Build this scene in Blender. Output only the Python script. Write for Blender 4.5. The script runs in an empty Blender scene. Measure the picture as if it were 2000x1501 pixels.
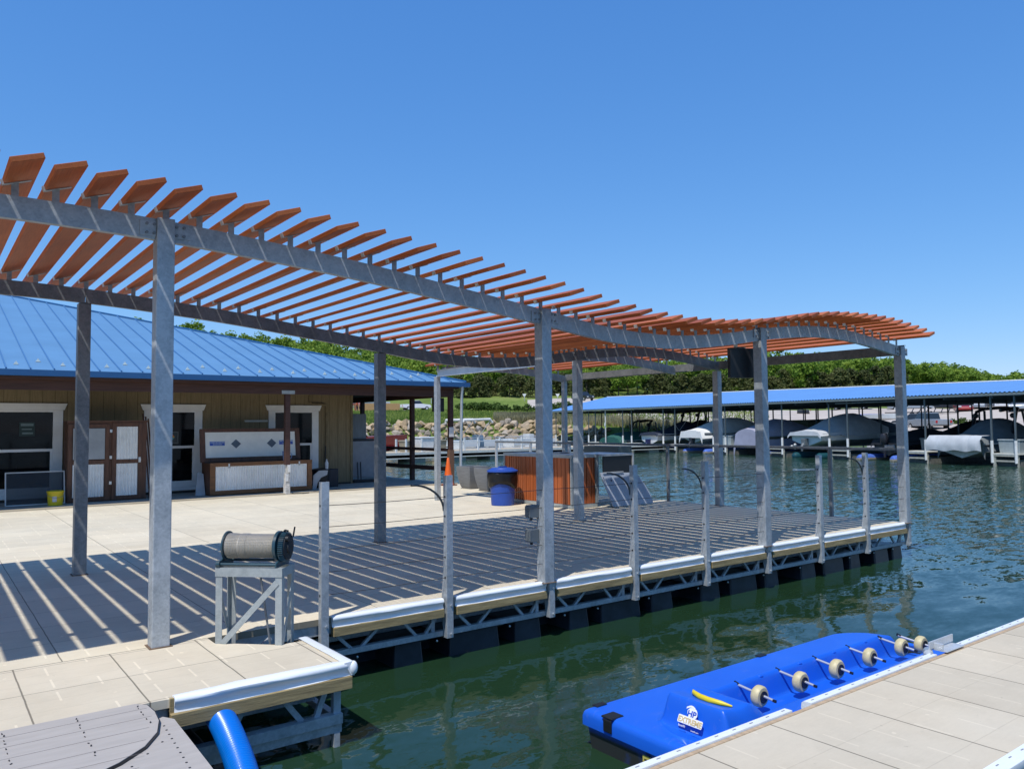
import bpy, bmesh, math, random
import numpy as np
from mathutils import Vector, Matrix
R = math.radians
random.seed(7)
C = bpy.data.collections.new("marina"); bpy.context.scene.collection.children.link(C)
sc = bpy.context.scene

# ------------------------------------------------------------------ camera, sky, sun
CAM = Vector((-2.9005, -6.6809, 1.7)); FPX = 1535.05
def set_camera():
    yaw, tilt, roll = .646, .0518, -.0095
    fw = Vector((math.sin(yaw)*math.cos(tilt), math.cos(yaw)*math.cos(tilt), math.sin(tilt)))
    r0 = Vector((math.cos(yaw), -math.sin(yaw), 0)); u0 = r0.cross(fw)
    r = r0*math.cos(roll)+u0*math.sin(roll); u = u0*math.cos(roll)-r0*math.sin(roll)
    cd = bpy.data.cameras.new("camera"); co = bpy.data.objects.new("camera", cd); C.objects.link(co)
    m = Matrix((r, u, -fw)).transposed().to_4x4(); m.translation = CAM
    co.matrix_world = m
    cd.sensor_width = 36; cd.lens = 36*FPX/2000; cd.clip_start = .05; cd.clip_end = 4000
    sc.camera = co
set_camera()
SUN = Vector((-.478, -.252, 1)).normalized()          # towards the sun
EL = math.asin(SUN.z); AZ = math.atan2(SUN.x, SUN.y)
w = bpy.data.worlds.new("World"); sc.world = w; w.use_nodes = True
nt = w.node_tree; bg = nt.nodes['Background']
sky = nt.nodes.new('ShaderNodeTexSky'); sky.sky_type = 'NISHITA'; sky.sun_disc = False
sky.sun_elevation = EL; sky.sun_rotation = AZ % (2*math.pi); sky.air_density = 1.0; sky.dust_density = 0.0; sky.ozone_density = 8.0; sky.altitude = 300
# deepen the blue of the clear sky, channel by channel (one fixed grade for the whole dome)
_sp = nt.nodes.new('ShaderNodeSeparateColor'); _cb = nt.nodes.new('ShaderNodeCombineColor'); nt.links.new(sky.outputs[0], _sp.inputs[0])
for _i, (_k, _g) in enumerate(((.76, .96), (1.38, .68), (2.80, .45))):
    _p = nt.nodes.new('ShaderNodeMath'); _p.operation = 'POWER'; _p.inputs[1].default_value = _g; nt.links.new(_sp.outputs[_i], _p.inputs[0])
    _q = nt.nodes.new('ShaderNodeMath'); _q.operation = 'MULTIPLY'; _q.inputs[1].default_value = _k; nt.links.new(_p.outputs[0], _q.inputs[0]); nt.links.new(_q.outputs[0], _cb.inputs[_i])
nt.links.new(_cb.outputs[0], bg.inputs[0]); bg.inputs[1].default_value = .145
sl = bpy.data.lights.new("sun", 'SUN'); sl.energy = 4.2; sl.angle = R(.53); sl.color = (1, .972, .94)
so = bpy.data.objects.new("sun", sl); C.objects.link(so); so.rotation_euler = SUN.to_track_quat('Z', 'Y').to_euler(); so.location = (0, 0, 60)
sc.view_settings.view_transform = 'Standard'; sc.view_settings.look = 'None'; sc.view_settings.exposure = 0.0
sc.render.engine = 'CYCLES'
sc.cycles.max_bounces = 8; sc.cycles.diffuse_bounces = 3; sc.cycles.glossy_bounces = 4; sc.cycles.transmission_bounces = 4

# ------------------------------------------------------------------ node helpers
class N:
    def __init__(s, nt, sock): s.nt, s.s = nt, sock
def _m(nt, op, *a, clamp=False):
    n = nt.nodes.new('ShaderNodeMath'); n.operation = op; n.use_clamp = clamp
    for i, x in enumerate(a):
        if isinstance(x, (int, float)): n.inputs[i].default_value = x
        else: nt.links.new(x, n.inputs[i])
    return n.outputs[0]
def rgba(c): return (c[0], c[1], c[2], 1)
def _mix(nt, f, a, b):
    n = nt.nodes.new('ShaderNodeMix'); n.data_type = 'RGBA'
    for i, x in ((0, f), (6, a), (7, b)):
        if isinstance(x, (int, float)): n.inputs[i].default_value = x
        elif isinstance(x, tuple): n.inputs[i].default_value = rgba(x)
        else: nt.links.new(x, n.inputs[i])
    return n.outputs[2]
def _noise(nt, vec, scale, detail=4, rough=.55, dist=0):
    n = nt.nodes.new('ShaderNodeTexNoise'); n.inputs['Scale'].default_value = scale; n.inputs['Detail'].default_value = detail
    n.inputs['Roughness'].default_value = rough; n.inputs['Distortion'].default_value = dist
    nt.links.new(vec, n.inputs['Vector']); return n.outputs['Fac']
def _map(nt, vec, scale=(1, 1, 1), rot=(0, 0, 0), loc=(0, 0, 0)):
    n = nt.nodes.new('ShaderNodeMapping'); n.inputs['Scale'].default_value = scale; n.inputs['Rotation'].default_value = rot; n.inputs['Location'].default_value = loc
    nt.links.new(vec, n.inputs['Vector']); return n.outputs[0]
def _ramp(nt, f, stops):
    n = nt.nodes.new('ShaderNodeValToRGB'); e = n.color_ramp.elements
    while len(e) < len(stops): e.new(.5)
    for k, (p, c) in enumerate(stops): e[k].position = p; e[k].color = rgba(c)
    nt.links.new(f, n.inputs[0]); return n.outputs[0]
def _coord(nt, kind='Object'):
    n = nt.nodes.new('ShaderNodeTexCoord'); return n.outputs[kind]
def _sep(nt, v):
    n = nt.nodes.new('ShaderNodeSeparateXYZ'); nt.links.new(v, n.inputs[0]); return n.outputs
def _bump(nt, h, strength, dist=.01, normal=None):
    n = nt.nodes.new('ShaderNodeBump'); n.inputs['Strength'].default_value = strength; n.inputs['Distance'].default_value = dist
    nt.links.new(h, n.inputs['Height'])
    if normal is not None: nt.links.new(normal, n.inputs['Normal'])
    return n.outputs[0]
def new_mat(name):
    m = bpy.data.materials.new(name); m.use_nodes = True
    return m, m.node_tree, m.node_tree.nodes['Principled BSDF']
MATS = {}
def simple(name, col, rough=.5, metal=0., var=.12, vscale=6., col2=None, bump=0., bscale=40., spec=.5, coat=0., stretch=(1, 1, 1)):
    if name in MATS: return MATS[name]
    m, nt, b = new_mat(name)
    v = _coord(nt); v = _map(nt, v, stretch)
    n = _noise(nt, v, vscale, 6, .6)
    c2 = col2 or tuple(x*(1-var*1.6) for x in col)
    f = _m(nt, 'MULTIPLY_ADD', n, 2.2, -.6, clamp=True)
    c = _mix(nt, f, c2, tuple(min(1, x*(1+(0 if col2 else var*.5))) for x in col))
    nt.links.new(c, b.inputs['Base Color'])
    b.inputs['Roughness'].default_value = rough; b.inputs['Metallic'].default_value = metal
    b.inputs['Specular IOR Level'].default_value = spec; b.inputs['Coat Weight'].default_value = coat
    if bump:
        nt.links.new(_bump(nt, _noise(nt, v, bscale, 5), bump, .01), b.inputs['Normal'])
    MATS[name] = m; return m
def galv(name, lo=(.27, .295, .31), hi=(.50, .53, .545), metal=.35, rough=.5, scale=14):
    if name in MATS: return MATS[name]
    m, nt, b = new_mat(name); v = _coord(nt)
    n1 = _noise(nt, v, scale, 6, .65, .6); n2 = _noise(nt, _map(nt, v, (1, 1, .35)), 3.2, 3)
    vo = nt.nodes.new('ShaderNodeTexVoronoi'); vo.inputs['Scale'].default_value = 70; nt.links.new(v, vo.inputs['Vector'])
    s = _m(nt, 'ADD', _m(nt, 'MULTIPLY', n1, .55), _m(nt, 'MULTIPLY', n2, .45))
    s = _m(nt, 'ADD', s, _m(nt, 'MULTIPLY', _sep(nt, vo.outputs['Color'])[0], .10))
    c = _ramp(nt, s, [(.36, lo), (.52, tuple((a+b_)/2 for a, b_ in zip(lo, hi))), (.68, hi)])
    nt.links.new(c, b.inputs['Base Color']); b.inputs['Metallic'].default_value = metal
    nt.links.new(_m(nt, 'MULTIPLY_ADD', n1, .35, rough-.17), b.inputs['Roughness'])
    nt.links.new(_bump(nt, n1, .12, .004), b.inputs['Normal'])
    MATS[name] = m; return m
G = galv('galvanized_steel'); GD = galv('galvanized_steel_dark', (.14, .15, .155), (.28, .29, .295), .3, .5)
ALU = galv('grey_aluminium', (.46, .48, .49), (.62, .64, .65), .35, .42, 5)

# ------------------------------------------------------------------ mesh builder
class MB:
    def __init__(s): s.v, s.f, s.mi = [], [], []
    def add(s, vs, fs, mi=0):
        o = len(s.v); s.v += [tuple(p) for p in vs]; s.f += [tuple(o+i for i in f) for f in fs]; s.mi += [mi]*len(fs); return s
    def hexa(s, p, mi=0):      # p: 4 bottom ccw, 4 top ccw
        return s.add(p, [(3, 2, 1, 0), (4, 5, 6, 7), (0, 1, 5, 4), (1, 2, 6, 5), (2, 3, 7, 6), (3, 0, 4, 7)], mi)
    def box(s, lo, hi, mi=0, M=None):
        x0, y0, z0 = lo; x1, y1, z1 = hi
        p = [(x0, y0, z0), (x1, y0, z0), (x1, y1, z0), (x0, y1, z0), (x0, y0, z1), (x1, y0, z1), (x1, y1, z1), (x0, y1, z1)]
        if M is not None: p = [M @ Vector(q) for q in p]
        return s.hexa(p, mi)
    def beam(s, a, b, wd, ht, up=(0, 0, 1), mi=0):      # a bar from a to b, wd sideways, ht along up
        a, b, up = Vector(a), Vector(b), Vector(up); d = (b-a).normalized(); sd = d.cross(up).normalized(); u = sd.cross(d)
        p = []
        for q in (a, b):
            p.append([q-sd*wd/2-u*ht/2, q+sd*wd/2-u*ht/2, q+sd*wd/2+u*ht/2, q-sd*wd/2+u*ht/2])
        v = p[0]+p[1]
        return s.add(v, [(0, 1, 2, 3), (7, 6, 5, 4), (0, 4, 5, 1), (1, 5, 6, 2), (2, 6, 7, 3), (3, 7, 4, 0)], mi)
    def prism(s, poly, z0, z1, mi=0, M=None):          # poly (x,y) ccw extruded along z
        n = len(poly); v = [(x, y, z0) for x, y in poly]+[(x, y, z1) for x, y in poly]
        if M is not None: v = [M @ Vector(q) for q in v]
        return s.add(v, [tuple(range(n-1, -1, -1)), tuple(range(n, 2*n))]+[(i, (i+1) % n, n+(i+1) % n, n+i) for i in range(n)], mi)
    def loft(s, rings, mi=0, cap=True, closed=True):
        n = len(rings[0]); v = [p for r in rings for p in r]; f = []
        for k in range(len(rings)-1):
            for i in range(n if closed else n-1):
                j = (i+1) % n; f.append((k*n+i, k*n+j, (k+1)*n+j, (k+1)*n+i))
        if cap and closed: f += [tuple(range(n-1, -1, -1)), tuple((len(rings)-1)*n+i for i in range(n))]
        return s.add(v, f, mi)
    def tube(s, pts, r, n=10, mi=0, cap=True):
        pts = [Vector(p) for p in pts]; rings = []; rr = r if isinstance(r, (list, tuple)) else [r]*len(pts)
        t0 = (pts[1]-pts[0]).normalized(); up = Vector((0, 0, 1)) if abs(t0.z) < .9 else Vector((1, 0, 0))
        s1 = t0.cross(up).normalized()
        for k, p in enumerate(pts):
            t = (pts[min(k+1, len(pts)-1)]-pts[max(k-1, 0)]).normalized()
            s1 = (s1-t*s1.dot(t)).normalized(); s2 = t.cross(s1)
            rings.append([p+(s1*math.cos(2*math.pi*i/n)+s2*math.sin(2*math.pi*i/n))*rr[k] for i in range(n)])
        return s.loft(rings, mi, cap)
    def cyl(s, a, b, r, n=16, mi=0, r2=None): return s.tube([a, b], [r, r if r2 is None else r2], n, mi)
    def lathe(s, c, prof, n=24, mi=0, axis='z', M=None):   # prof (r,h) from bottom to top
        rings = []
        for r, h in prof:
            ring = []
            for i in range(n):
                a = 2*math.pi*i/n; x, y = r*math.cos(a), r*math.sin(a)
                q = Vector((x, y, h)) if axis == 'z' else (Vector((h, x, y)) if axis == 'x' else Vector((y, h, x)))
                if M is not None: q = M @ q
                ring.append(q+Vector(c))
            rings.append(ring)
        return s.loft(rings, mi)
    def sphere(s, c, r, n=12, m=8, mi=0):
        rx, ry, rz = (r, r, r) if isinstance(r, (int, float)) else r
        return s.lathe(c, [(1e-3, -1)]+[(math.cos(math.pi*(k/m-.5)), math.sin(math.pi*(k/m-.5))) for k in range(1, m)]+[(1e-3, 1)], n, mi, 'z', Matrix.Diagonal((rx, ry, rz)))
    def build(s, name, mats, parent=None, smooth=False, bevel=0., autos=None):
        me = bpy.data.meshes.new(name)
        off = Vector(parent['_o']) if parent is not None and '_o' in parent else Vector((0, 0, 0))
        me.from_pydata([tuple(Vector(p)-off) for p in s.v], [], s.f)
        if not isinstance(mats, (list, tuple)): mats = [mats]
        for m in mats: me.materials.append(m)
        if len(mats) > 1: me.polygons.foreach_set('material_index', s.mi)
        bm = bmesh.new(); bm.from_mesh(me); bmesh.ops.recalc_face_normals(bm, faces=bm.faces); bm.to_mesh(me); bm.free()
        if smooth:
            me.polygons.foreach_set('use_smooth', [True]*len(me.polygons))
            try: me.set_sharp_from_angle(angle=R(autos or 40))
            except Exception: pass
        o = bpy.data.objects.new(name, me); C.objects.link(o)
        if parent is not None:
            o.parent = parent
            if '_o' in parent: o['_o'] = tuple(off)
        if bevel:
            b = o.modifiers.new('bevel', 'BEVEL'); b.width = bevel; b.segments = 2; b.limit_method = 'ANGLE'
        return o
def tag(o, label=None, cat=None, group=None, kind=None):
    if label: o['label'] = label
    if cat: o['category'] = cat
    if group: o['group'] = group
    if kind: o['kind'] = kind
    return o
def thing(name, loc, label, cat, group=None, rotz=0):
    """Empty at the thing's base. Children are built in world coordinates and shifted by its location."""
    o = bpy.data.objects.new(name, None); C.objects.link(o); o.empty_display_size = .2
    o.location = loc; o.rotation_euler = (0, 0, rotz)
    o['_o'] = tuple(loc) if not rotz else (0., 0., 0.)
    return tag(o, label, cat, group)
def local_thing(name, loc, label, cat, group=None, rotz=0):   # children are built in the thing's own coordinates
    o = bpy.data.objects.new(name, None); C.objects.link(o); o.empty_display_size = .2
    o.location = loc; o.rotation_euler = (0, 0, rotz); return tag(o, label, cat, group)
def struct(o): o['kind'] = 'structure'; return o
def kids(o): return [c for c in bpy.data.objects if c.parent == o]
def fast_mesh(name, verts, faces4, mat, parent=None, smooth=False, tri=False):
    k = 3 if tri else 4
    me = bpy.data.meshes.new(name); nv, nf = len(verts), len(faces4)
    me.vertices.add(nv); me.vertices.foreach_set('co', np.asarray(verts, np.float32).ravel())
    me.loops.add(nf*k); me.loops.foreach_set('vertex_index', np.asarray(faces4, np.int32).ravel())
    me.polygons.add(nf); me.polygons.foreach_set('loop_start', np.arange(0, nf*k, k, dtype=np.int32))
    try: me.polygons.foreach_set('loop_total', np.full(nf, k, np.int32))
    except Exception: pass
    me.update(calc_edges=True)
    if smooth: me.polygons.foreach_set('use_smooth', [True]*nf)
    me.materials.append(mat); o = bpy.data.objects.new(name, me); C.objects.link(o)
    if parent is not None: o.parent = parent
    return o
WZ = -.59                                       # water level
L = 1.304                                       # spacing of the rail posts; pergola bays are three of them
def interp(x, tab):
    if x <= tab[0][0]: return tab[0][1]
    for (a, p), (b, q) in zip(tab, tab[1:]):
        if x <= b:
            t = (x-a)/(b-a); return p+(q-p)*t
    return tab[-1][1]
def sinterp(x, tab):                            # smooth (Catmull-Rom) through the table
    n = len(tab)
    if x <= tab[0][0]: return tab[0][1]
    if x >= tab[-1][0]: return tab[-1][1]
    for i in range(n-1):
        if x <= tab[i+1][0]: break
    x0, y0 = tab[i]; x1, y1 = tab[i+1]
    m0 = (y1-tab[max(i-1, 0)][1])/(x1-tab[max(i-1, 0)][0]); m1 = (tab[min(i+2, n-1)][1]-y0)/(tab[min(i+2, n-1)][0]-x0)
    h = x1-x0; t = (x-x0)/h
    return (2*t**3-3*t*t+1)*y0+(t**3-2*t*t+t)*h*m0+(-2*t**3+3*t*t)*y1+(t**3-t*t)*h*m1

# ------------------------------------------------------------------ deck panels
def deck_mat(name, base, x0=-2.02, y0=0., pw=1.304, ph=.63, boards=.21, swap=False, dashes=1.0, jl=.0035):
    m, nt, b = new_mat(name); v = _coord(nt); xyz = _sep(nt, v)
    X, Y = (xyz[1], xyz[0]) if swap else (xyz[0], xyz[1])
    def line(c, o, p, w, soft=.002):
        u = _m(nt, 'DIVIDE', _m(nt, 'SUBTRACT', c, o), p); fr = _m(nt, 'FRACT', _m(nt, 'ADD', u, 1000.))
        d = _m(nt, 'MULTIPLY', _m(nt, 'MINIMUM', fr, _m(nt, 'SUBTRACT', 1., fr)), p)
        return _m(nt, 'SUBTRACT', 1., _m(nt, 'DIVIDE', _m(nt, 'SUBTRACT', d, w), soft, clamp=True), clamp=True)
    wob = _m(nt, 'MULTIPLY_ADD', _noise(nt, v, 3, 3), .012, -.006)
    Xw = _m(nt, 'ADD', X, wob); Yw = _m(nt, 'ADD', Y, wob)
    j = _m(nt, 'MAXIMUM', line(Xw, x0, pw, jl), line(Yw, y0, ph, jl*.55))
    bl = line(Yw, y0, boards, .0015, .003)
    # stamped dashes, staggered
    U = _m(nt, 'DIVIDE', _m(nt, 'SUBTRACT', X, x0+.05), .27); col = _m(nt, 'FLOOR', _m(nt, 'ADD', U, 1000.))
    V = _m(nt, 'ADD', _m(nt, 'DIVIDE', _m(nt, 'SUBTRACT', Y, y0), .315), _m(nt, 'MULTIPLY', col, .37))
    fu = _m(nt, 'FRACT', _m(nt, 'ADD', U, 1000.)); fv = _m(nt, 'FRACT', _m(nt, 'ADD', V, 1000.))
    du = _m(nt, 'LESS_THAN', _m(nt, 'ABSOLUTE', _m(nt, 'SUBTRACT', fu, .5)), .026)
    dv = _m(nt, 'LESS_THAN', _m(nt, 'ABSOLUTE', _m(nt, 'SUBTRACT', fv, .5)), .33)
    cid = nt.nodes.new('ShaderNodeCombineXYZ'); nt.links.new(col, cid.inputs[0]); nt.links.new(_m(nt, 'FLOOR', _m(nt, 'ADD', V, 1000.)), cid.inputs[1])
    wd = nt.nodes.new('ShaderNodeTexWhiteNoise'); wd.noise_dimensions = '2D'; nt.links.new(cid.outputs[0], wd.inputs['Vector'])
    ds = _m(nt, 'MULTIPLY', _m(nt, 'MULTIPLY', du, dv), _m(nt, 'GREATER_THAN', wd.outputs[0], .38))
    # panel tone
    cv = nt.nodes.new('ShaderNodeCombineXYZ')
    nt.links.new(_m(nt, 'FLOOR', _m(nt, 'DIVIDE', _m(nt, 'SUBTRACT', X, x0), pw)), cv.inputs[0]); nt.links.new(_m(nt, 'FLOOR', _m(nt, 'DIVIDE', _m(nt, 'SUBTRACT', Y, y0), ph)), cv.inputs[1])
    wn = nt.nodes.new('ShaderNodeTexWhiteNoise'); wn.noise_dimensions = '2D'; nt.links.new(cv.outputs[0], wn.inputs['Vector'])
    n1 = _noise(nt, v, 2.2, 6, .65); n2 = _noise(nt, _map(nt, v, (1, 5, 1) if not swap else (5, 1, 1)), 9, 5, .7); n3 = _noise(nt, v, 90, 3)
    tone = _m(nt, 'ADD', _m(nt, 'MULTIPLY_ADD', wn.outputs[0], .10, .83), _m(nt, 'ADD', _m(nt, 'MULTIPLY', n1, .13), _m(nt, 'ADD', _m(nt, 'MULTIPLY', n2, .12), _m(nt, 'MULTIPLY', n3, .08))))
    tone = _m(nt, 'MULTIPLY', tone, _m(nt, 'SUBTRACT', 1., _m(nt, 'MULTIPLY', bl, .10)))
    tone = _m(nt, 'ADD', tone, _m(nt, 'MULTIPLY', ds, .10*dashes))
    tone = _m(nt, 'MULTIPLY', tone, _m(nt, 'SUBTRACT', 1., _m(nt, 'MULTIPLY', j, .62)))
    spots = _m(nt, 'GREATER_THAN', _noise(nt, v, 23, 2), .735)
    tone = _m(nt, 'MULTIPLY', tone, _m(nt, 'SUBTRACT', 1., _m(nt, 'MULTIPLY', spots, .16)))
    dirt = _m(nt, 'MULTIPLY_ADD', _noise(nt, v, .8, 7, .72), 2.6, -1.05, clamp=True)
    tone = _m(nt, 'MULTIPLY', tone, _m(nt, 'SUBTRACT', 1., _m(nt, 'MULTIPLY', dirt, .19)))
    drop = _m(nt, 'GREATER_THAN', _noise(nt, v, 9., 1), .765); tone = _m(nt, 'ADD', tone, _m(nt, 'MULTIPLY', drop, .16))
    cc = _mix(nt, _noise(nt, v, 1.1, 2), tuple(x*y for x, y in zip(base, (1.03, 1, .95))), tuple(x*y for x, y in zip(base, (.96, .98, 1.0))))
    mx = nt.nodes.new('ShaderNodeVectorMath'); mx.operation = 'SCALE'; nt.links.new(cc, mx.inputs[0]); nt.links.new(tone, mx.inputs['Scale'])
    nt.links.new(mx.outputs[0], b.inputs['Base Color']); b.inputs['Roughness'].default_value = .85; b.inputs['Specular IOR Level'].default_value = .25
    h = _m(nt, 'SUBTRACT', _m(nt, 'MULTIPLY', n2, .3), _m(nt, 'ADD', _m(nt, 'MULTIPLY', j, 2.), _m(nt, 'MULTIPLY', bl, .5)))
    nt.links.new(_bump(nt, h, .35, .004), b.inputs['Normal'])
    return m
DECK = deck_mat('concrete_deck_panels', (.65, .575, .43), dashes=1.6)
LAND = deck_mat('concrete_landing_panels', (.60, .53, .405), x0=-2.33, y0=-.045, pw=.62, ph=.63, dashes=1.9, jl=.004)
WALK = deck_mat('concrete_walkway_panels', (.545, .475, .36), x0=.36, y0=-3.9, pw=.62, ph=1.26, boards=.42, dashes=1.1, jl=.004)
CONC = simple('weathered_concrete', (.44, .40, .34), .9, var=.2)
PLANK = simple('grey_composite_plank', (.42, .385, .345), .75, var=.08, vscale=3, bump=.15, bscale=60, stretch=(1, 6, 1))
VINYL = simple('white_vinyl', (.80, .82, .82), .32, var=.06, vscale=8, bump=.25, bscale=14, stretch=(.5, 1, 1))
TIMBER = simple('treated_timber', (.36, .27, .125), .8, var=.35, vscale=5, stretch=(.6, 6, 9), bump=.3, bscale=20)
BLACKP = simple('black_float_plastic', (.030, .035, .045), .38, var=.5, vscale=3, bump=.2, bscale=6)
BLACK = simple('black_plastic', (.012, .013, .015), .45)
DARK = simple('dark_void', (.004, .005, .005), .9)

m = MB()                                        # main deck, its landing and the hole under the winch
m.prism([(-14, 0), (-.95, 0), (-.36, 0), (10.44, 0), (10.44, 12.78), (-14, 12.78)], -.055, 0)
deck = struct(m.build('deck', DECK))
m = MB(); m.prism([(-14, -1.33), (-1.72, -1.33), (-1.60, -1.34), (-.385, -1.34), (-.385, -.57), (-.60, -.57), (-.99, -.19), (-.99, -.003), (-14, -.003)], -.055, -.001)
struct(m.build('landing', LAND))
m = MB(); m.prism([(-6, -4.93), (40, -4.93), (40, -3.905), (-6, -3.905)], -.055, 0)
struct(m.build('walkway', WALK))
m = MB(); m.prism([(-14, 12.95), (9.75, 12.95), (9.75, 34), (-14, 34)], -.06, .012)
struct(m.build('porch_floor', CONC))
m = MB(); m.box((-14, 12.783, -.1), (9.75, 12.947, .03))
tag(m.build('edge_board', simple('pale_weathered_board', (.52, .44, .31), .85, var=.25, vscale=4, stretch=(.3, 8, 1))), 'pale weathered board running along the deck in front of the brown-sided building', 'board')

# ------------------------------------------------------------------ floating dock frame, front edge
def bumper_prof():   # rounded white rub rail, (y,z) outward is -y
    return [(.055, .010), (.0, .014), (-.022, .009), (-.036, -.004), (-.038, -.020), (-.028, -.036), (-.014, -.052), (-.016, -.074), (-.026, -.086), (.0, -.084)]
def bumper(mb, x0, x1, y, z=0, sgn=-1, n=8, wob=.0025, rng=random.Random(3)):
    rings = []
    for k in range(n+1):
        x = x0+(x1-x0)*k/n; e = .7 if k in (0, n) else 1
        rings.append([(x, y+(-sgn*a if False else (a if sgn < 0 else -a))*e+rng.uniform(-wob, wob), z+b+rng.uniform(-wob, wob)) for a, b in bumper_prof()])
    mb.loft(rings)
fr = thing('floating_dock', (5, 0, -.4), 'long galvanized truss edge of the deck with white rub rails on black floats', 'floating dock')
rngb = random.Random(11)
for k in range(8):
    x0, x1 = k*L+.085, (k+1)*L-.055
    m = MB(); bumper(m, x0, x1, -.012, 0); m.build('rub_rail', VINYL, fr, True, autos=50)
    m = MB(); m.box((x0+.004, -.052, -.165), (x1-.004, .01, -.0865)); m.build('timber_board', TIMBER, fr, bevel=.003)
m = MB(); m.box((-.9, .01, -.36), (10.44, .016, -.31)); m.box((-.9, .016, -.316), (10.44, .07, -.31)); m.build('lower_chord', G, fr)
m = MB(); m.box((-.9, .021, -.15), (10.44, .027, -.056)); m.box((-.9, .027, -.062), (10.44, .08, -.0565)); m.build('upper_chord', G, fr)
for k in range(-1, 8):
    m = MB(); xs = k*L
    if k >= 0:
        for a, za, b_, zb in ((.12, -.15, .30, -.32), (.40, -.32, .60, -.15), (.82, -.15, .98, -.32), (1.08, -.32, 1.22, -.15)):
            m = MB(); m.beam((xs+a, .045, za), (xs+b_, .045, zb), .028, .028, (0, 1, 0)); m.build('lattice_brace', G, fr)
    m = MB(); m.box((xs+L-.16, .03, -.32), (xs+L-.12, .07, -.15)); m.build('lattice_post', G, fr)
m = MB()
for k in range(0, 17):
    y = .5+k*.75
    m.box((-13, y, -.36), (10.4, y+.05, -.31)); 
m.build('inner_joist', G, fr)
for yy in (.95, 2.4, 4.2, 6.2, 8.4, 10.6):
    m = MB(); m.beam((-2, yy, -.22), (10.3, yy, -.22), .05, .09); m.build('inner_pipe', simple('dull_grey_pipe', (.12, .15, .17), .6), fr)
def float_block(mb, x0, x1, y0=.03, y1=1.1):
    z0, z1, t = -.95, -.37, .045
    mb.hexa([(x0, y0, z0), (x1, y0, z0), (x1, y1, z0), (x0, y1, z0), (x0+t, y0+t, z1), (x1-t, y0+t, z1), (x1-t, y1, z1), (x0+t, y1, z1)])
    mb.box((x0-.05, y0+.06, z1-.035), (x1+.05, y1, z1+.004))
for i, (x0, x1) in enumerate([(-.55, -.05), (.72, 1.10), (1.34, 2.02), (2.16, 2.58), (2.93, 3.28), (3.42, 4.12), (4.26, 4.7), (5.18, 5.62), (5.78, 6.42), (6.55, 6.92), (7.42, 7.85), (8.0, 8.62), (8.74, 9.1), (9.48, 9.98), (10.05, 10.42)]):
    m = MB(); float_block(m, x0, x1); m.build('float', BLACKP, fr, bevel=.018)
m = MB(); m.box((-.6, .45, -.95), (10.4, .6, -.38)); m.build('black_backing', BLACKP, fr)  # added black backing: makes the gaps between the floats look shaded
m = MB()
for x in (.35, 1.2, 2.09, 2.85, 3.35, 4.19, 5.1, 5.7, 6.48, 7.35, 7.92, 8.68, 9.4, 10.0): m.sphere((x, .02, -.40), .012, 8, 5)
m.build('bolt', simple('bright_zinc', (.7, .72, .72), .3, .7), fr)

lf = thing('small_dock', (-1, -1.3, -.3), 'small landing edge of galvanized angle, white rub rail and yellow timber, lower left', 'dock')
m = MB(); bumper(m, -1.575, -.365, -1.345, 0, n=9, wob=.004); m.build('rub_rail', VINYL, lf, True, autos=50)
m = MB()                                        # rail turning round the corner
rings = []
for k in range(7):
    y = -1.372+(.86)*k/6
    rings.append([(-.372-a, y, b_+random.uniform(-.002, .002)) for a, b_ in bumper_prof()])
m.loft(rings); m.sphere((-.352, -1.362, -.036), (.032, .032, .05), 12, 8); m.build('rub_rail', VINYL, lf, True, autos=50)
m = MB(); m.box((-1.60, -1.392, -.172), (-.372, -1.34, -.0868)); m.box((-1.60, -1.353, -.0858), (-1.576, -1.33, .004)); m.build('timber_board', TIMBER, lf, bevel=.003)
m = MB(); m.box((-.418, -1.31, -.06), (-.3865, -.5, .006)); m.box((-.41, -1.31, -.172), (-.36, -.5, -.0865)); m.build('timber_board', simple('pink_pine', (.5, .36, .22), .8, var=.2, stretch=(6, .5, 6)), lf)
m = MB(); m.box((-1.75, -1.30, -.155), (-1.602, -1.294, -.057)); m.box((-1.75, -1.294, -.062), (-.4, -1.24, -.0565))
m.box((-1.75, -1.325, -.425), (-.415, -1.319, -.355)); m.box((-1.75, -1.319, -.361), (-.415, -1.25, -.355)); m.build('upper_chord', G, lf)
m = MB(); m.box((-1.75, -1.305, -.49), (-.415, -1.25, -.427)); m.box((-.475, -1.300, -.36), (-.42, -1.25, -.17)); m.box((-.475, -1.31, -.8), (-.43, -1.262, -.49)); m.build('lower_chord', G, lf)
for a, za, b_, zb in ((-1.72, -.15, -1.56, -.37), (-1.22, -.37, -1.10, -.16), (-.86, -.16, -.70, -.37), (-.60, -.37, -.52, -.16)):
    m = MB(); m.beam((a, -1.27, za), (b_, -1.27, zb), .04, .03, (0, 1, 0)); m.build('lattice_brace', G, lf)
m = MB(); m.beam((-1.7, -1.0, -.3), (-.5, -1.0, -.3), .05, .05); m.beam((-1.7, -.7, -.3), (-.45, -.62, -.3), .05, .05); m.beam((-.45, -1.25, -.39), (-.45, 0, -.39), .05, .05)
m.beam((-.99, -.2, -.12), (-.45, -.2, -.12), .04, .04); m.beam((-.95, -.02, -.2), (-.36, -.02, -.2), .05, .06); m.beam((-.9, -.1, -.35), (-.5, -.1, -.06), .03, .03); m.build('cross_tie', G, lf)
m = MB(); m.box((-1.74, -1.10, -.95), (-1.30, -.1, -.42)); m.build('float', BLACKP, lf, bevel=.02)

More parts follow.
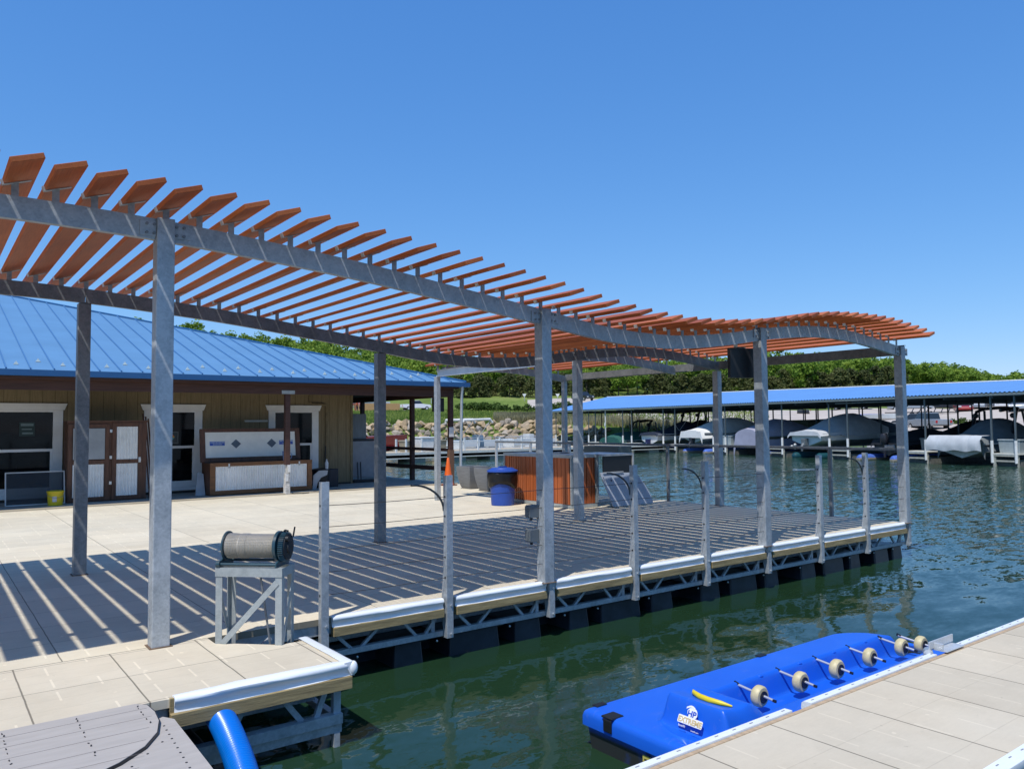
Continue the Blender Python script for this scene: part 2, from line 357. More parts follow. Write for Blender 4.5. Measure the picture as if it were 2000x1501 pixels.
# ------------------------------------------------------------------ right-hand walkway edge
wf = thing('walkway_edge', (2, -3.85, -.1), 'white rub rail in broken lengths along the near concrete walkway beside the blue drive-on float', 'dock edging')
def flat_rail(mb, x0, x1, y, sg):
    pr = [(0, .014), (.052*sg, .012), (.066*sg, .0), (.070*sg, -.03), (.052*sg, -.07), (0, -.075)]
    n = max(2, int((x1-x0)/.3)); rings = [[(x0+(x1-x0)*k/n, y+a, b_) for a, b_ in (pr if sg > 0 else pr[::-1])] for k in range(n+1)]
    mb.loft(rings)
for x0, x1 in ((-2, 1.235), (1.43, 3.03), (3.42, 6.0), (6.04, 9.0), (9.04, 14)):
    m = MB(); flat_rail(m, x0, x1, -3.90, 1); m.build('rub_rail', VINYL, wf, True, autos=35)
m = MB()
x = -.5
while x < 6:
    if not (1.2 < x < 1.46 or 3.0 < x < 3.45): m.box((x, -3.874, .0135), (x+.028, -3.868, .0155))
    x += .152
m.build('staple', simple('staple_grey', (.3, .3, .3), .5), wf)
m = MB(); m.box((-2, -3.93, -.17), (14, -3.9035, .004)); m.build('timber_board', simple('pink_pine', (.5, .36, .22)), wf)
m = MB(); m.box((1.26, -3.90, -.10), (1.41, -3.86, -.03)); m.box((3.05, -3.90, -.10), (3.4, -3.86, -.02)); m.build('timber_block', TIMBER, wf)
m = MB(); m.box((-2, -4.8, -.95), (14, -4.0, -.1)); m.build('float', BLACKP, wf)
wf2 = thing('walkway_edge', (4, -4.95, -.1), 'white rub rail along the outer edge of the near walkway in the bottom right corner', 'dock edging')
m = MB(); flat_rail(m, -2, 14, -4.925, -1); m.build('rub_rail', VINYL, wf2, True, autos=35)
m = MB()
for k in range(30): m.box((1.2+k*.15, -4.953, .0135), (1.228+k*.15, -4.947, .0155))
m.build('staple', MATS['staple_grey'], wf2)
m = MB(); m.box((-2, -4.955, -.17), (14, -4.932, -.08)); m.build('timber_board', TIMBER, wf2)
cl = thing('mooring_bracket', (3.3, -3.86, 0), 'bent aluminium bracket holding the tip of the blue float to the near walkway', 'bracket')
m = MB(); m.box((3.12, -3.93, .016), (3.40, -3.80, .024)); m.box((3.05, -3.84, .03), (3.42, -3.83, .085)); m.box((3.12, -3.90, .024), (3.14, -3.82, .07)); m.build('plate', ALU, cl, bevel=.002)
m = MB(); m.cyl((3.03, -3.84, .0), (3.10, -3.80, .0), .035, 12); m.cyl((3.08, -3.80, -.03), (2.9, -3.62, -.14), .02, 8); m.build('pin', simple('bright_zinc', (.7, .72, .72)), cl, True)

# ------------------------------------------------------------------ grey plank gangway at lower left
gw = thing('gangway', (-2.4, -2, 0), 'grey composite plank gangway with rounded end and screw heads in the bottom left corner', 'gangway')
arc = [(-1.80, -1.335), (-1.745, -1.40), (-1.735, -1.55), (-1.75, -1.72), (-1.80, -1.90), (-1.90, -2.07), (-2.05, -2.21), (-2.3, -2.36), (-2.7, -2.5), (-3.4, -2.6), (-5, -2.65)]
m = MB(); m.prism([(-5, -1.335)]+arc[::-1][0:0]+[(-5, -2.65), (-3.4, -2.6), (-2.7, -2.5), (-2.3, -2.36), (-2.05, -2.21), (-1.90, -2.07), (-1.80, -1.90), (-1.75, -1.72), (-1.735, -1.55), (-1.745, -1.40), (-1.80, -1.335)], -.02, .012)
m.build('plank_plate', PLANK, gw)
low = [(-1.705, -1.62), (-1.66, -1.7), (-1.68, -2.5), (-1.72, -3.4), (-5, -3.4), (-5, -2.0), (-2.6, -2.0), (-1.9, -1.75)]
m = MB(); m.prism(low[::-1], -.055, -.006); m.build('lower_plate', PLANK, gw)
m = MB(); m.loft([[(x+.001, y-.001, -.018), (x+.006, y-.004, -.018), (x+.006, y-.004, .0115), (x+.001, y-.001, .0115)] for x, y in arc]); m.build('gap_shade_strip', BLACK, gw)  # added black strip stands in for the shade in the curved gap
m = MB()
for y in (-1.46, -1.62, -1.80, -1.98, -2.16, -2.34): m.box((-5, y-.0015, .0122), (-1.76-max(0, (-1.6-y))*.3, y+.0015, .0128))
m.build('plank_joint', simple('joint_dark', (.18, .16, .15), .9), gw)  # thin dark strips along the plank joints
m = MB()
for y in (-1.40, -1.44, -1.52, -1.57, -1.66, -1.73, -1.84, -1.89, -2.0, -2.04):
    for x in (-2.49, -2.13, -1.80):
        if x > -1.85 and y < -1.75: continue
        m.cyl((x+random.uniform(-.006, .006), y, .0122), (x, y, .0138), .0075, 8)
for k in range(14): m.cyl((-1.735-.004*k, -1.78-.075*k, -.006), (-1.735-.004*k, -1.78-.075*k, -.004), .0065, 8)
for k in range(7): m.cyl((-1.80-.10*k, -2.02-.12*k, -.006), (-1.80-.10*k, -2.02-.12*k, -.004), .0065, 8)
m.build('screw', BLACK, gw)
hose = MB(); pts = [(-1.22, -.9, -.17), (-1.27, -1.25, -.19), (-1.285, -1.5, -.23), (-1.305, -1.8, -.32), (-1.33, -2.1, -.47), (-1.36, -2.4, -.7), (-1.4, -2.6, -.95)]
dense = []
T = [(i, p) for i, p in enumerate(pts)]
n = 600
for k in range(n+1):
    t = (len(pts)-1)*k/n
    dense.append([sinterp(t, [(i, p[c]) for i, p in T]) for c in range(3)])
rad = [.086+(.0035 if (k//3) % 2 else -.0015) for k in range(n+1)]
hose.tube(dense, rad, 28)
tag(hose.build('corrugated_hose', simple('bright_blue_hose', (.0, .16, .62), .3, var=.05, coat=.2), None, True, autos=80), 'fat bright blue ribbed hose coming out from under the landing', 'hose')

# ------------------------------------------------------------------ pergolas
ZT = [(-6.5, 3.28), (-5.2, 3.33), (-3.9, 3.375), (-2.5, 3.395), (-1.6, 3.378), (-.65, 3.32), (.38, 3.23), (1.31, 3.12), (2.44, 2.98), (3.18, 2.88), (3.68, 2.83), (4.13, 2.81), (4.62, 2.81), (5.1, 2.84), (5.7, 2.905), (6.66, 3.04), (7.43, 3.12), (7.93, 3.15), (8.47, 3.152), (9.03, 3.12), (9.63, 3.06), (10.46, 2.955)]
ZR = [(-6.5, 3.44), (-5.2, 3.50), (-3.9, 3.55), (-2.27, 3.575), (-1.49, 3.55), (-.72, 3.51), (.06, 3.45), (.83, 3.37), (1.59, 3.28), (2.35, 3.18), (2.87, 3.10), (3.37, 3.035), (3.87, 2.99), (4.38, 2.97), (4.89, 2.98), (5.41, 3.015), (5.94, 3.07), (6.47, 3.15), (6.98, 3.225), (7.51, 3.28), (8.04, 3.31), (8.57, 3.32), (9.12, 3.31), (9.66, 3.265), (10.17, 3.21), (10.44, 3.165)]
zt = lambda x: sinterp(x, ZT)
zr = lambda x: sinterp(x, ZR)
def wood_mat():
    m, nt, b = new_mat('red_brown_slat'); v = _coord(nt); oi = nt.nodes.new('ShaderNodeObjectInfo')
    g1 = _noise(nt, _map(nt, v, (16, .5, 16)), 6, 6, .6, 1.2); g2 = _noise(nt, v, 2.5, 3)
    s = _m(nt, 'ADD', _m(nt, 'MULTIPLY', g1, .55), _m(nt, 'ADD', _m(nt, 'MULTIPLY', g2, .22), _m(nt, 'MULTIPLY', oi.outputs['Random'], .24)))
    nt.links.new(_ramp(nt, s, [(.3, (.24, .056, .014)), (.5, (.39, .098, .025)), (.72, (.54, .16, .045))]), b.inputs['Base Color'])
    b.inputs['Roughness'].default_value = .5; b.inputs['Specular IOR Level'].default_value = .28; nt.links.new(_bump(nt, g1, .25, .003), b.inputs['Normal'])
    return m
WOOD = wood_mat()
BRK = simple('bright_clip', (.62, .63, .62), .35, .5)
def wave_beam(mb, y, x0, x1, face, zf=zt):      # channel: web on the side given by face (-1 towards water), flanges the other way
    n = max(8, int((x1-x0)/.16)); s = -face
    xs = [x0+(x1-x0)*k/n for k in range(n+1)]; D = .168; t = .009; F = .062
    for ya, yb, za, zb in ((0, t, 0, 1), (t, F, -1, 0), (t, F, -2, 0)):
        rings = []
        for x in xs:
            top = zf(x)
            if za == 0: a, b = top-D, top
            elif za == -1: a, b = top-t, top-.0005
            else: a, b = top-D+.0005, top-D+t
            q = [(x, y+s*ya, a), (x, y+s*yb, a), (x, y+s*yb, b), (x, y+s*ya, b)]
            rings.append(q)
        mb.loft(rings)
def bolts(mb, x, y, z, s=-1):
    for dx in (-.14, -.085, .085, .14):
        for dz in (-.035, .035): mb.cyl((x+dx, y, z+dz), (x+dx, y+s*.012, z+dz), .013, 6)
def slat_set(parent, xs, ya, yb, ybeams, zf, zfb):
    for xr in xs:
        zr_ = zf(xr); ang = math.atan2(.07, .205); wv, tt = .208, .040
        ux, uz = math.cos(ang), math.sin(ang); nx, nz = uz, -ux      # width direction, downwards normal
        def P(a, b, y): return (xr-ux*a+nx*b, y, zr_-uz*a+nz*b)
        m = MB(); m.hexa([P(wv, tt, ya), P(0, tt, ya), P(0, tt, yb), P(wv, tt, yb), P(wv, 0, ya), P(0, 0, ya), P(0, 0, yb), P(wv, 0, yb)])
        s = m.build('slat', WOOD, parent, bevel=.0035)
        for yy in ybeams:
            b = MB(); xc = xr-.115; zb = zfb(xc); zs = zr_-.115*math.tan(ang)-tt-.006
            b.box((xc-.024, yy+.006, zb-.10), (xc+.024, yy+.014, zs+.004))
            b.add([P(wv+.012, tt+.001, yy-.02), P(.03, tt+.001, yy-.02), P(.03, tt+.001, yy+.02), P(wv+.012, tt+.001, yy+.02), P(wv+.012, tt+.006, yy-.02), P(.03, tt+.006, yy-.02), P(.03, tt+.006, yy+.02), P(wv+.012, tt+.006, yy+.02)],
                  [(0, 1, 2, 3), (7, 6, 5, 4), (0, 4, 5, 1), (1, 5, 6, 2), (2, 6, 7, 3), (3, 7, 4, 0)])
            b.build('bracket', G, s)
            b = MB(); b.hexa([P(wv+.014, tt+.006, yy-.022), P(wv+.001, tt+.006, yy-.022), P(wv+.001, tt+.006, yy+.022), P(wv+.014, tt+.006, yy+.022), P(wv+.014, .008, yy-.022), P(wv+.001, .008, yy-.022), P(wv+.001, .008, yy+.022), P(wv+.014, .008, yy+.022)])
            b.build('clip', BRK, s)
pg = thing('pergola', (2.5, 1.9, 0), 'long wave-shaped pergola of red-brown slats on galvanized posts over the front of the deck', 'pergola')
BY = 3.84
PX = [-5.27, -1.36, 2.57, 6.5, 10.40]
for a, b in zip(PX, PX[1:]):
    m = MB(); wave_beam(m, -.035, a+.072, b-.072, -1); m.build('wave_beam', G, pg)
    m = MB(); wave_beam(m, BY-.075, a+.002, b-.002, -1); m.build('wave_beam', GD, pg)  # back beam: its shade is put into the darker steel colour
m = MB(); wave_beam(m, -.035, -6.5, PX[0]-.072, -1); wave_beam(m, BY-.075, -6.5, PX[0]-.002, -1); m.build('wave_beam', G, pg)
for i, x in enumerate(PX):
    top = zt(x)
    m = MB(); m.box((x-.068, -.07, 0), (x+.068, .068, top+.012)); m.build('post', G, pg, bevel=.008)
    m = MB(); m.box((x-.068, BY-.064, 0), (x+.068, BY+.068, top-.172)); m.build('post', G if i > 2 else GD, pg, bevel=.008)  # left back posts carry their shade in the darker steel
    for s in (-1, 1): m = MB(); m.box((x+s*.07 if s > 0 else x-.19, -.046, top-.14), (x+.19 if s > 0 else x-.07, -.0355, top-.02)); m.build('splice_plate', G, pg)
    m = MB(); bolts(m, x, -.046, top-.08); bolts(m, x, BY-.076, top-.085); m.build('bolt', GD, pg)
    for yb_ in (0, BY): m = MB(); m.box((x-.085, yb_-.085, 0), (x+.085, yb_+.085, .006)); m.build('base_plate', simple('rusty_plate', (.23, .15, .09), .8, var=.4, vscale=20), pg)
slat_set(pg, [-2.27+.2584*k for k in range(-15, 50)], -.6, 4.46, (-.03, BY-.07), zr, zt)
# straight beam closing the right-hand end, shared with the rear pergola
m = MB()
m.box((10.47, -.05, 2.835), (10.479, 8.75, 3.0)); m.box((10.479, -.05, 2.835), (10.53, 8.75, 2.844)); m.box((10.479, -.05, 2.991), (10.53, 8.75, 3.0)); m.build('end_beam', GD, pg)
rp = thing('pergola', (8.5, 6.9, 0), 'smaller wave-shaped pergola bay behind the long one, above the bar counter', 'pergola')
RY = (5.02, 8.7)
m = MB(); wave_beam(m, RY[0], 6.7, 10.46, -1); m.build('wave_beam', G, rp)
m = MB(); wave_beam(m, RY[1], 6.7, 10.46, -1); m.build('wave_beam', G, rp)
m = MB(); m.box((6.62, 5.0, 2.83), (6.626, 8.8, 2.985)); m.box((6.585, 5.0, 2.978), (6.66, 8.8, 2.986)); m.box((6.585, 5.0, 2.83), (6.66, 8.8, 2.838)); m.build('side_beam', ALU, rp)
for x, y, t in ((6.63, 8.83, 2.83), (6.63, 5.0, 2.83), (10.40, 8.72, 2.83)):
    m = MB(); m.box((x-.055, y-.055, 0), (x+.055, y+.055, t)); m.build('post', G, rp, bevel=.006)
slat_set(rp, [6.69+.2584*k for k in range(15)], 4.6, 9.15, RY, zr, zt)

# outlet boxes, loudspeaker
t = thing('outlet_box', (2.47, .1, .4), 'pair of grey covered outlet boxes on the side of the second front pergola post', 'outlet')
for z in (.70, .44):
    m = MB(); m.box((2.38, .015, z), (2.498, .10, z+.135)); m.box((2.372, .01, z+.01), (2.379, .105, z+.125)); m.build('box', simple('dark_grey_box', (.13, .15, .16), .5), t, bevel=.008)
    m = MB(); m.cyl((2.42, .055, z-.03), (2.42, .055, z), .016, 8); m.build('fitting', BLACK, t)
t = local_thing('hanging_screen', (6.42, .32, 2.36), 'black boxy screen hanging under the pergola beside the third front post', 'screen', rotz=R(-18))
m = MB(); m.box((-.20, -.11, -.02), (.20, -.04, .40)); m.build('screen', BLACK, t, bevel=.006)
m = MB(); m.hexa([(-.16, -.04, .02), (.16, -.04, .02), (.10, .05, .07), (-.10, .05, .07), (-.16, -.04, .36), (.16, -.04, .36), (.10, .05, .30), (-.10, .05, .30)]); m.build('housing', simple('soft_black', (.02, .022, .025), .7), t, bevel=.006)
m = MB(); m.beam((0, .04, .2), (.0, .04, .62), .04, .04, (0, 1, 0)); m.box((-.06, -.11, .401), (.06, .05, .415)); m.build('mount', GD, t)

# ------------------------------------------------------------------ front railing
rl = thing('railing', (5.2, -.03, 0), 'row of galvanized channel posts with thin wire cables along the water edge of the deck', 'railing')
for k in range(9):
    x = k*L
    m = MB()
    m.box((x-.036, -.064, -.372), (x+.036, -.058, 1.212)); m.box((x-.036, -.058, -.372), (x-.030, .0, 1.212)); m.box((x+.030, -.058, -.372), (x+.036, -.002, 1.212))
    if k: m.add([(x-.037, .0, -.372), (x-.037, .05, -.10), (x-.037, .0, .35), (x-.031, .0, -.372), (x-.031, .05, -.10), (x-.031, .0, .35)], [(0, 1, 2), (5, 4, 3), (0, 3, 4, 1), (1, 4, 5, 2), (2, 5, 3, 0)])
    p_ = m.build('post', G, rl, bevel=.0015)
    m = MB()
    for z in (-.335, -.06): m.cyl((x+.012, -.064, z), (x+.012, -.076, z), .012, 6)
    m.build('bolt', MATS['bright_zinc'], p_)
    m = MB()
    for z in (.21, .41, .61, .81, 1.0): m.cyl((x-.0375, -.03, z), (x-.0365, -.03, z), .012, 10)
    m.build('cable_hole', DARK, p_)
for z in (.21, .41, .61, .81, 1.0):
    m = MB()
    for k in range(8):
        p = [(k*L+.036+(L-.072)*j/8, -.03, z-.006*math.sin(math.pi*j/8)) for j in range(9)]
        m.tube(p, .0032, 5)
    m.build('cable', simple('dark_steel_cable', (.07, .065, .06), .5, .4), rl)
for k in (1, 3, 4, 7):
    x = k*L; m = MB()
    p = [(x-.40+.37*math.sin(a), .0, .86+.27*math.cos(a)) for a in [math.pi/2*j/10 for j in range(11)]]
    m.tube(p, .011, 6); m.build('curved_strap', simple('dark_rubber', (.05, .06, .065), .6), rl, True)
m = MB(); m.beam((6*L-.62, 0, 1.02), (6*L-.1, -.02, 1.0), .012, .02); m.build('loose_rod', BRK, rl)

er = thing('railing', (10.36, 6, 0), 'grey metal handrail along the right-hand end of the deck above the open water', 'railing')
m = MB(); m.box((10.335, .1, 1.215), (10.395, 11.72, 1.255)); m.box((10.335, .1, 1.205), (10.341, 11.72, 1.2145)); m.build('top_rail', GD, er)
m = MB(); m.box((10.34, .12, 1.262), (10.38, .28, 1.30)); m.build('end_block', G, er)
for y in (1.31, 5.2, 8.5, 10.1, 11.68):
    m = MB(); m.box((10.33, y-.03, 0), (10.385, y+.03, 1.204)); m.build('post', GD if y < 6 else ALU, er, bevel=.004)

# ------------------------------------------------------------------ winch and its stand
WM = Matrix.Translation((-.71, -.32, 0)) @ Matrix.Rotation(R(-44), 4, 'Z')
ws = local_thing('winch_stand', (-.71, -.32, 0), 'light grey angle-steel stand straddling the gap in the deck, carrying the winch', 'stand', rotz=R(-44))
hw, hd, ht = .275, .12, .595
LG = galv('pale_galvanized', (.27, .30, .30), (.41, .44, .43), .2, .5, 9)
for sx in (-1, 1):
    for sy in (-1, 1):
        m = MB(); x, y = sx*hw, sy*hd
        m.box((min(x, x-sx*.055), min(y, y-sy*.006), -.06), (max(x, x-sx*.055), max(y, y-sy*.006), ht-.072)); m.box((min(x, x-sx*.006), min(y-sy*.0065, y-sy*.05), -.06), (max(x, x-sx*.006), max(y-sy*.0065, y-sy*.05), ht-.072)); m.build('leg', LG, ws)
m = MB()
for s in (-1, 1):
    m.box((-hw-.003, min(s*hd, s*(hd+.006)), ht-.07), (hw+.003, max(s*hd, s*(hd+.006)), ht)); m.box((-hw, min(s*hd, s*(hd-.05)), ht-.007), (hw, max(s*hd, s*(hd-.05))-.0005, ht-.001))
    m.box((s*hw-.003 if s > 0 else -hw-.0035, -hd, ht-.07), (s*hw+.0035 if s > 0 else -hw+.003, hd, ht-.002))
m.build('top_frame', LG, ws)
m = MB(); m.beam((-hw+.06, -hd-.004, .0), (hw-.04, -hd-.004, ht-.11), .045, .006, (0, 1, 0)); m.build('brace', LG, ws)
m = MB(); m.beam((hw, -hd+.03, .02), (hw, hd-.02, ht-.1), .035, .006, (1, 0, 0)); m.beam((-hw, -hd+.02, ht-.1), (-hw, hd-.02, .05), .035, .006, (1, 0, 0)); m.build('brace', LG, ws)
TEAL = simple('dark_teal_paint', (.020, .065, .09), .35, var=.2, coat=.2)
wn_ = local_thing('winch', (-.71, -.32, ht), 'dark teal winch with a drum of steel cable and a toothed gear', 'winch', rotz=R(-44))
def rope_mat():
    m, nt, b = new_mat('wound_steel_cable'); xyz = _sep(nt, _coord(nt))
    ang = _m(nt, 'ARCTAN2', _m(nt, 'SUBTRACT', xyz[2], .155), xyz[1])
    ph = _m(nt, 'ADD', _m(nt, 'MULTIPLY', xyz[0], 502.), _m(nt, 'MULTIPLY', ang, 45.))
    sft = _m(nt, 'MULTIPLY_ADD', _m(nt, 'SINE', ph), .5, .5)
    n = _noise(nt, _coord(nt), 15, 4)
    nt.links.new(_ramp(nt, _m(nt, 'MULTIPLY', sft, _m(nt, 'MULTIPLY_ADD', n, .7, .6)), [(.0, (.22, .20, .16)), (.4, (.50, .46, .39)), (.85, (.74, .69, .60))]), b.inputs['Base Color'])
    b.inputs['Metallic'].default_value = .5; b.inputs['Roughness'].default_value = .45; nt.links.new(_bump(nt, sft, .5, .003), b.inputs['Normal'])
    return m
prof = []; x = -.225; k = 0; rr = .092
rings = []; pitch = .0125
while x < .185:
    base = rr+.006*math.exp(-((x+.2)/.05)**2)+(.004 if -.12 < x < -.06 else 0)
    for q, dz in ((0, -.0045), (.25, .001), (.5, .0035), (.75, .001)): prof.append((base+dz, x+q*pitch))
    x += pitch
ROPE = rope_mat()
m = MB(); m.lathe((0, 0, .155), prof, 40, 0, 'x'); m.build('cable_drum', ROPE, wn_, True, autos=60)
m = MB(); m.lathe((0, 0, .155), [(.108, -.245), (.117, -.24), (.117, -.228), (.095, -.226)], 40, 0, 'x'); m.lathe((0, 0, .155), [(.10, .186), (.120, .188), (.120, .212), (.09, .218)], 40, 0, 'x'); m.build('drum_flange', TEAL, wn_, True, autos=30)
m = MB(); rings = []
for xg in (.232, .272):
    ring = []
    for i in range(44*4):
        a = 2*math.pi*i/(44*4); rg = .118 if (i % 4) in (0, 1) else .106; ring.append((xg, rg*math.cos(a), .15+rg*math.sin(a)))
    rings.append(ring)
m.loft(rings); m.build('gear', TEAL, wn_)
m = MB(); m.lathe((0, 0, .15), [(.1, .2725), (.1, .279), (.055, .283), (.05, .296), (.02, .298)], 32, 0, 'x'); m.build('gear_cover', simple('soft_black', (.02, .022, .025)), wn_, True)
m = MB()
for s, x in ((-1, -.255), (1, .222)):
    m.prism([(-.125, .0), (.125, .0), (.125, .03), (.05, .06), (.03, .17), (-.03, .17), (-.05, .06), (-.125, .03)], x-.006, x+.006, 0, Matrix(((0, 0, 1, 0), (1, 0, 0, 0), (0, 1, 0, 0), (0, 0, 0, 1))))
m.cyl((-.255, -.112, .025), (.222, -.112, .025), .012, 12); m.cyl((-.255, .112, .025), (.222, .112, .025), .012, 12); m.cyl((-.27, -.112, .025), (-.24, -.112, .025), .027, 14)
m.build('frame', TEAL, wn_, True, autos=35)
m = MB(); m.tube([(.25, .02, .25), (.24, .0, .275), (.26, -.03, .285), (.29, -.04, .28)], .008, 8); m.beam((.29, .06, .22), (.30, .07, .30), .006, .012); m.cyl((.275, -.05, .22), (.30, -.05, .22), .022, 14); m.sphere((-.262, .0, .155), .02, 10, 6); m.build('pawl_lever', BLACK, wn_, True)
m = MB(); m.cyl((.0, .06, .0), (.10, .10, -.75), .009, 8); m.build('hanging_cable', GD, wn_)

# ------------------------------------------------------------------ blue drive-on float
def lift():
    t = thing('drive_on_float', (2.8, -3.0, WZ), 'bright blue plastic drive-on float with six cream rollers moored to the near walkway', 'float')
    x0, x1, ya, yb = .93, 4.78, -2.40, -3.62
    NX, NY = 210, 96
    def ss(a, b, x): q = max(0, min(1, (x-a)/(b-a))); return q*q*(3-2*q)
    def edge(x):                                # half-width narrows to the split bow
        return ya-.0-ss(4.1, 4.78, x)*.40
    def H(x, v):                                # v 0 far side .. 1 dock side
        y = edge(x)+(yb+ss(4.2, 4.78, x)*.10-edge(x))*v
        z = -.315
        val = ss(1.72, 1.95, x)
        d = abs(y+3.0)
        z -= val*.19*(1-ss(.19, .26, d))
        z -= ss(4.35, 4.78, x)*.10*(1-ss(.3, .1, d))*.6
        bx = ss(1.15, 1.225, x)*(1-ss(1.44, 1.80, x)); by = ss(-2.90-.04*(x > 1.3), -2.965, y)*(1-ss(-3.40, -3.52, y))
        z += .195*bx*by-.018*math.exp(-((x-1.36)/.09)**2)*by
        rr_ = math.hypot((x-1.42)*1.0, (y+3.2)*.95); z += .006*math.exp(-((rr_-.36)/.012)**2)*(x < 1.3)
        z -= .05*math.exp(-((x-1.045)/.022)**4)*math.exp(-((y+3.36)/.14)**4)
        z += .05*ss(.86+.9, 1.65, x)*0
        z -= .035*ss(-3.0, -3.05, y)*(1-ss(-3.26, -3.3, y))*ss(.88, .90, x)*(1-ss(.99, 1.02, x))*0
        # rounded shoulder
        e = min(x-x0, x1-x, abs(y-edge(x)), abs(yb-y)); 
        if e < .05: z -= .05-math.sqrt(max(0, .05**2-(.05-e)**2))
        return y, z
    V, F = [], []
    xs = [x0+(x1-x0)*i/NX for i in range(NX+1)]
    xs = sorted(set(xs+[x0+.008, x0+.02, x0+.035]+[1.02+.006*k for k in range(40)]))
    vs = [0, .006, .014, .025, .038]+[.05+.9*j/NY for j in range(NY+1)]+[.962, .975, .986, .994, 1]
    for x in xs:
        for v in vs:
            y, z = H(x, v); V.append((x, y, z))
    n = len(vs)
    for i in range(len(xs)-1):
        for j in range(n-1): F.append((i*n+j, i*n+j+1, (i+1)*n+j+1, (i+1)*n+j))
    border = [(i*n) for i in range(len(xs))]+[(len(xs)-1)*n+j for j in range(1, n)]+[i*n+n-1 for i in range(len(xs)-2, -1, -1)]+[j for j in range(n-2, 0, -1)]
    prev = border; 
    for lvl, (ins, z) in enumerate([(0.0, -.43), (.028, -.445), (.045, -.60), (.06, -.95)]):
        o = len(V); cur = []
        for b in border:
            x, y, _ = V[b]; cx, cy = 2.8, -3.0
            nx = x-math.copysign(ins, x-cx) if abs(x-cx) > 1.85 or True else x; ny = y-math.copysign(ins, y-cy)
            V.append((nx, ny, z)); cur.append(len(V)-1)
        for k in range(len(border)): F.append((prev[k], prev[(k+1) % len(border)], cur[(k+1) % len(border)], cur[k]))
        prev = cur
    m, nt, b = new_mat('blue_rotomoulded_plastic'); v = _coord(nt, 'Object'); geo = nt.nodes.new('ShaderNodeNewGeometry')
    zz = _sep(nt, geo.outputs['Position'])[2]
    low_dark = _m(nt, 'MULTIPLY', _m(nt, 'LESS_THAN', _sep(nt, geo.outputs['Normal'])[2], .12), _m(nt, 'DIVIDE', _m(nt, 'SUBTRACT', -.435, zz), .05, clamp=True)); low_dark = _m(nt, 'MULTIPLY', low_dark, _m(nt, 'MULTIPLY_ADD', _noise(nt, v, 7, 5), 1.2, .42, clamp=True))  # sides turn near-black below the rim, broken up by noise
    sc1 = _m(nt, 'MULTIPLY', _m(nt, 'GREATER_THAN', _noise(nt, _map(nt, v, (1, 4, 1)), 5, 5, .7), .62), .10)
    c = _mix(nt, _noise(nt, v, 1.5, 4), (.0, .085, .55), (.005, .125, .70)); sc2 = _m(nt, 'MULTIPLY', _m(nt, 'GREATER_THAN', _noise(nt, _map(nt, v, (9, 1.3, 3), (0, 0, .5)), 6, 6, .75), .66), .22); c = _mix(nt, sc1, c, (.2, .26, .6)); c = _mix(nt, sc2, c, (.25, .30, .55)); c = _mix(nt, _m(nt, 'MULTIPLY', _noise(nt, v, .9, 5, .7), .16), c, (.10, .22, .60)); c = _mix(nt, low_dark, c, (.030, .034, .036))
    nt.links.new(c, b.inputs['Base Color']); b.inputs['Roughness'].default_value = .36; b.inputs['Specular IOR Level'].default_value = .5
    nt.links.new(_bump(nt, _noise(nt, v, 4, 3), .08, .02), b.inputs['Normal'])
    mb = MB(); mb.add(V, F); mb.build('hull', m, t, True, autos=50)
    CR = simple('cream_roller', (.62, .53, .29), .5, var=.15, vscale=20); AX = simple('axle_steel', (.55, .56, .6), .35, .5)
    for k, (x, y) in enumerate([(2.26, -2.93), (2.80, -2.93), (3.33, -2.93), (3.86, -2.93), (4.38, -2.95), (4.60, -3.02)]):
        zc = -.385+.01; r_ = .079
        mb = MB(); mb.lathe((x, y, zc), [(r_*.55, -.036), (r_*.85, -.034), (r_, -.02), (r_*1.02, 0), (r_, .02), (r_*.85, .034), (r_*.55, .036)], 24, 0, 'y'); wl = mb.build('roller', CR, t, True)
        mb = MB(); mb.lathe((x, y-.038, zc), [(.045, -.004), (.045, .004)], 16, 0, 'y'); mb.build('hub', BLACK, wl, True)
        mb = MB(); mb.cyl((x-.02, y+.20, zc+.045), (x+.01, y-.115, zc-.005), .011, 10); mb.build('axle', AX, wl, True)
        mb = MB(); mb.beam((x-.022, y+.175, zc+.045), (x-.02, y+.215, zc+.056), .013, .024); mb.beam((x+.005, y-.112, zc-.004), (x+.012, y-.14, zc-.008), .012, .02); mb.build('axle_clip', BLACK, wl)
    for x in (2.54, 3.08, 3.60, 4.12):
        mb = MB(); mb.sphere((x, -2.735, -.325), (.035, .022, .014), 12, 6); mb.build('moulded_notch', m, t, True)
    for (x, y) in ((1.06, -2.44), (2.98, -2.43)):
        mb = MB(); mb.box((x-.05, y-.028, -.318), (x+.05, y+.028, -.306)); mb.build('corner_strap', BLACK, t, bevel=.01)
    mb = MB(); mb.box((.918, -2.70, -.41), (.93, -2.62, -.325)); mb.box((.92, -2.705, -.322), (1.04, -2.60, -.308)); mb.build('corner_strap', BLACK, t, bevel=.008)
    mb = MB(); mb.tube([(1.385, -3.03, -.125), (1.335, -3.08, -.118), (1.30, -3.16, -.116), (1.295, -3.24, -.116), (1.315, -3.32, -.118), (1.35, -3.38, -.13)], [.006, .016, .019, .019, .015, .006], 10); mb.build('handle', simple('yellow_plastic', (.78, .60, .02), .4), t, True)
    mb = MB(); mb.box((.952, -3.05, -.525), (.968, -2.96, -.47)); mb.build('rating_plate', simple('yellow_label', (.6, .52, .12), .5), t)
    mb = MB(); mb.box((.9505, -3.04, -.52), (.9519, -2.97, -.51)); mb.box((.9505, -3.035, -.50), (.9519, -2.975, -.49)); mb.build('rating_print', BLACK, t)
    # sticker on the sloping face of the block
    W_ = simple('sticker_white', (.85, .85, .85), .5); O_ = simple('sticker_tan', (.66, .50, .24), .5); BL = simple('sticker_blue', (.01, .07, .5), .4)
